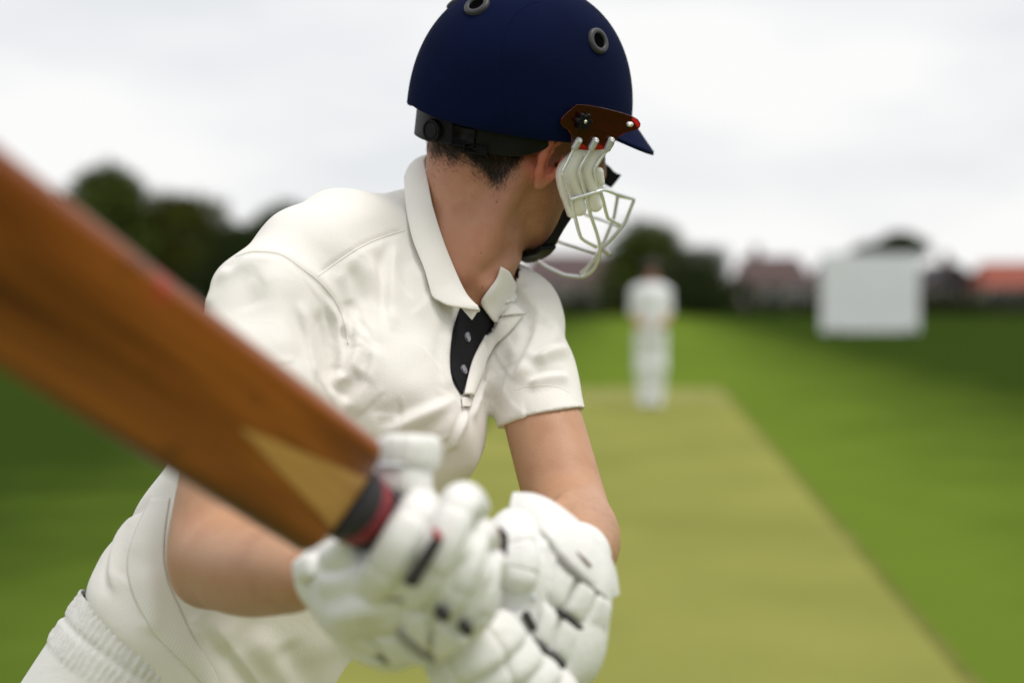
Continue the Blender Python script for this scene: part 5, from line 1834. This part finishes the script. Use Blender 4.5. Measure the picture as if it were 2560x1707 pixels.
S1 = [(1388, 1388, 1.318), (1442, 1440, 1.314), (1484, 1476, 1.326), (1518, 1504, 1.350)]
S2 = [(1356, 1490, 1.304), (1402, 1528, 1.304), (1446, 1562, 1.316), (1500, 1590, 1.345)]
S2b = [(1352, 1496, 1.303), (1398, 1534, 1.303), (1442, 1568, 1.315), (1490, 1600, 1.340)]
S3 = [(1322, 1598, 1.292), (1366, 1630, 1.294), (1408, 1664, 1.306), (1444, 1664, 1.332)]
for k in range(3):
    pillow('back_pad', [S1[k], S1[k + 1], S2[k + 1], S2[k]], .011, g2, M['glove'])
    pillow('back_pad', [S2b[k], S2b[k + 1], S3[k + 1], S3[k]], .011, g2, M['glove'])
pillow('back_pad', [(1316, 1336, 1.330), (1374, 1352, 1.322), (1384, 1420, 1.312), (1306, 1442, 1.316)], .013, g2, M['glove'])
pillow('back_pad', [(1308, 1450, 1.316), (1382, 1426, 1.310), (1352, 1490, 1.304), (1330, 1506, 1.306)], .012, g2, M['glove'])
pillow('back_pad', [(1260, 1400, 1.312), (1304, 1448, 1.312), (1330, 1512, 1.305), (1270, 1520, 1.296)], .013, g2, M['glove'])
pillow('back_pad', [(1336, 1512, 1.304), (1350, 1498, 1.303), (1322, 1596, 1.292), (1338, 1572, 1.296)], .010, g2, M['glove'])
pillow('back_pad', [(1262, 1524, 1.294), (1306, 1530, 1.298), (1330, 1584, 1.292), (1262, 1600, 1.284)], .012, g2, M['glove'])
seam_line(g2, [(1394, 1390, 1.310), (1430, 1426, 1.306), (1476, 1468, 1.318), (1512, 1498, 1.340)], .0034, M['gusset_grey'])
seam_line(g2, [(1392, 1524, 1.296), (1440, 1561, 1.306), (1484, 1592, 1.328)], .0032)
seam_line(g2, [(1324, 1602, 1.283), (1366, 1634, 1.284), (1410, 1668, 1.296)], .0050)
seam_line(g2, [(1305, 1446, 1.300), (1322, 1472, 1.298), (1336, 1500, 1.293)], .0035, M['glove_side'])
seam_line(g2, [(1311, 1528, 1.283), (1322, 1550, 1.282), (1336, 1576, 1.284)], .0040)
roll('finger', [(1412, 1690, 1.310), (1360, 1740, 1.292), (1290, 1800, 1.292), (1240, 1850, 1.31)], .0215, g2)
roll('finger', [(1372, 1656, 1.300), (1310, 1706, 1.280), (1230, 1752, 1.280), (1170, 1790, 1.30)], .0215, g2)
roll('finger', [(1324, 1618, 1.292), (1260, 1664, 1.268), (1180, 1704, 1.266), (1110, 1740, 1.29)], .0215, g2)
roll('finger', [(1280, 1560, 1.282), (1222, 1612, 1.258), (1160, 1650, 1.252), (1090, 1686, 1.27)], .0205, g2)
roll('thumb', [(1276, 1330, 1.318), (1296, 1400, 1.300), (1280, 1480, 1.290)], .0200, g2)
pillow('thumb_strap', [(1228, 1316, 1.242), (1248, 1318, 1.238), (1254, 1388, 1.236), (1232, 1378, 1.238)], .006, g2, M['gusset_red'])
pillow('thumb_strap', [(1246, 1312, 1.240), (1267, 1334, 1.242), (1261, 1396, 1.240), (1251, 1388, 1.237)], .006, g2, M['gusset'])

# ------------------------------------------------------------------ the player at the far end
M['whites'] = pmat('cricket_whites', (0.80, 0.82, 0.84), (0.74, 0.76, 0.78), scale=6, rough=0.85)
def far_player():
    b = on_ground(1626, 1016)
    x, y = float(b[0]), float(b[1])
    root = empty('person', (x, y, 0))
    tag(root, 'blurred player all in white standing at the far end of the pitch', 'person')
    o = np.array([x, y, 0.0])
    def Q(a, d, z): return o + np.array([a * .85, d, z * .975])
    body_f = union([ell(Q(0.01, -.02, 1.665), (.078, .095, .115)), cone(Q(.01, 0, 1.56), Q(0, .01, 1.46), .055, .065), cone(Q(0, 0, 1.38), Q(0, 0, 1.0), .15, .14),
                    cone(Q(-.235, -.02, 1.14), Q(-.17, -.15, 1.02), .040, .034), cone(Q(.235, -.02, 1.14), Q(.17, -.15, 1.02), .040, .034),
                    ell(Q(-.15, -.17, 1.00), (.05, .04, .045)), ell(Q(.15, -.17, 1.00), (.05, .04, .045)),
                    cone(Q(-.195, 0, 1.40), Q(-.235, -.02, 1.14), .05, .042), cone(Q(.195, 0, 1.40), Q(.235, -.02, 1.14), .05, .042),
                    cone(Q(-.09, 0, .92), Q(-.10, -.02, .5), .085, .055), cone(Q(.09, 0, .92), Q(.10, -.02, .5), .085, .055),
                    cone(Q(-.10, -.02, .5), Q(-.09, .02, .08), .055, .04), cone(Q(.10, -.02, .5), Q(.09, .02, .08), .055, .04),
                    cone(Q(.01, -.11, 1.66), Q(.01, -.125, 1.63), .012, .015)], .03)
    v, q = isosurface(body_f, o + [-.5, -.35, 0], o + [.5, .3, 1.85], .016)
    link('body', np_mesh('body', v, q), M['skin'], root)
    sh = union([cone(Q(0, 0, 1.36), Q(0, 0, 1.02), .170, .165), cone(Q(-.12, 0, 1.42), Q(-.18, 0, 1.39), .085, .085), cone(Q(.12, 0, 1.42), Q(.18, 0, 1.39), .085, .085),
                cone(Q(-.195, 0, 1.38), Q(-.235, -.02, 1.16), .075, .062), cone(Q(.195, 0, 1.38), Q(.235, -.02, 1.16), .075, .062)], .05)
    v, q = isosurface(lambda p: np.maximum(sh(p), np.linalg.norm((p - Q(0, .01, 1.55)) * [1, 1, .5], axis=1) * -1 + .075), o + [-.5, -.35, .7], o + [.5, .3, 1.7], .016)
    link('shirt', np_mesh('shirt', v, q), M['whites'], root)
    tr = union([cone(Q(0, 0, .98), Q(0, 0, .86), .155, .16), cone(Q(-.09, 0, .86), Q(-.105, -.02, .5), .115, .095), cone(Q(.09, 0, .86), Q(.105, -.02, .5), .115, .095),
                cone(Q(-.105, -.02, .5), Q(-.085, .02, .08), .095, .082), cone(Q(.105, -.02, .5), Q(.085, .02, .08), .095, .082)], .05)
    v, q = isosurface(tr, o + [-.4, -.35, -.03], o + [.4, .3, 1.2], .016)
    link('trousers', np_mesh('trousers', v, q), M['whites'], root)
    for s in (-1, 1):
        sf = union([cone(Q(.09 * s, .03, .045), Q(.10 * s, -.14, .04), .045, .04), cone(Q(.09 * s, .02, .08), Q(.09 * s, -.04, .06), .05, .045)], .02)
        v, q = isosurface(lambda p: np.maximum(sf(p), .002 - p[:, 2]), Q(.09 * s - .09, -.24, -.02), Q(.09 * s + .09, .14, .16), .014)
        link('shoe', np_mesh('shoe', v, q), M['shoe'], root)
    hr = ell(Q(.01, -.01, 1.685), (.092, .112, .118))
    v, q = isosurface(lambda p: np.maximum(hr(p), 1.56 - p[:, 2]), Q(-.13, -.16, 1.5), Q(.15, .16, 1.86), .012)
    link('hair', np_mesh('hair', v, q), M['hair'], root)
far_player()
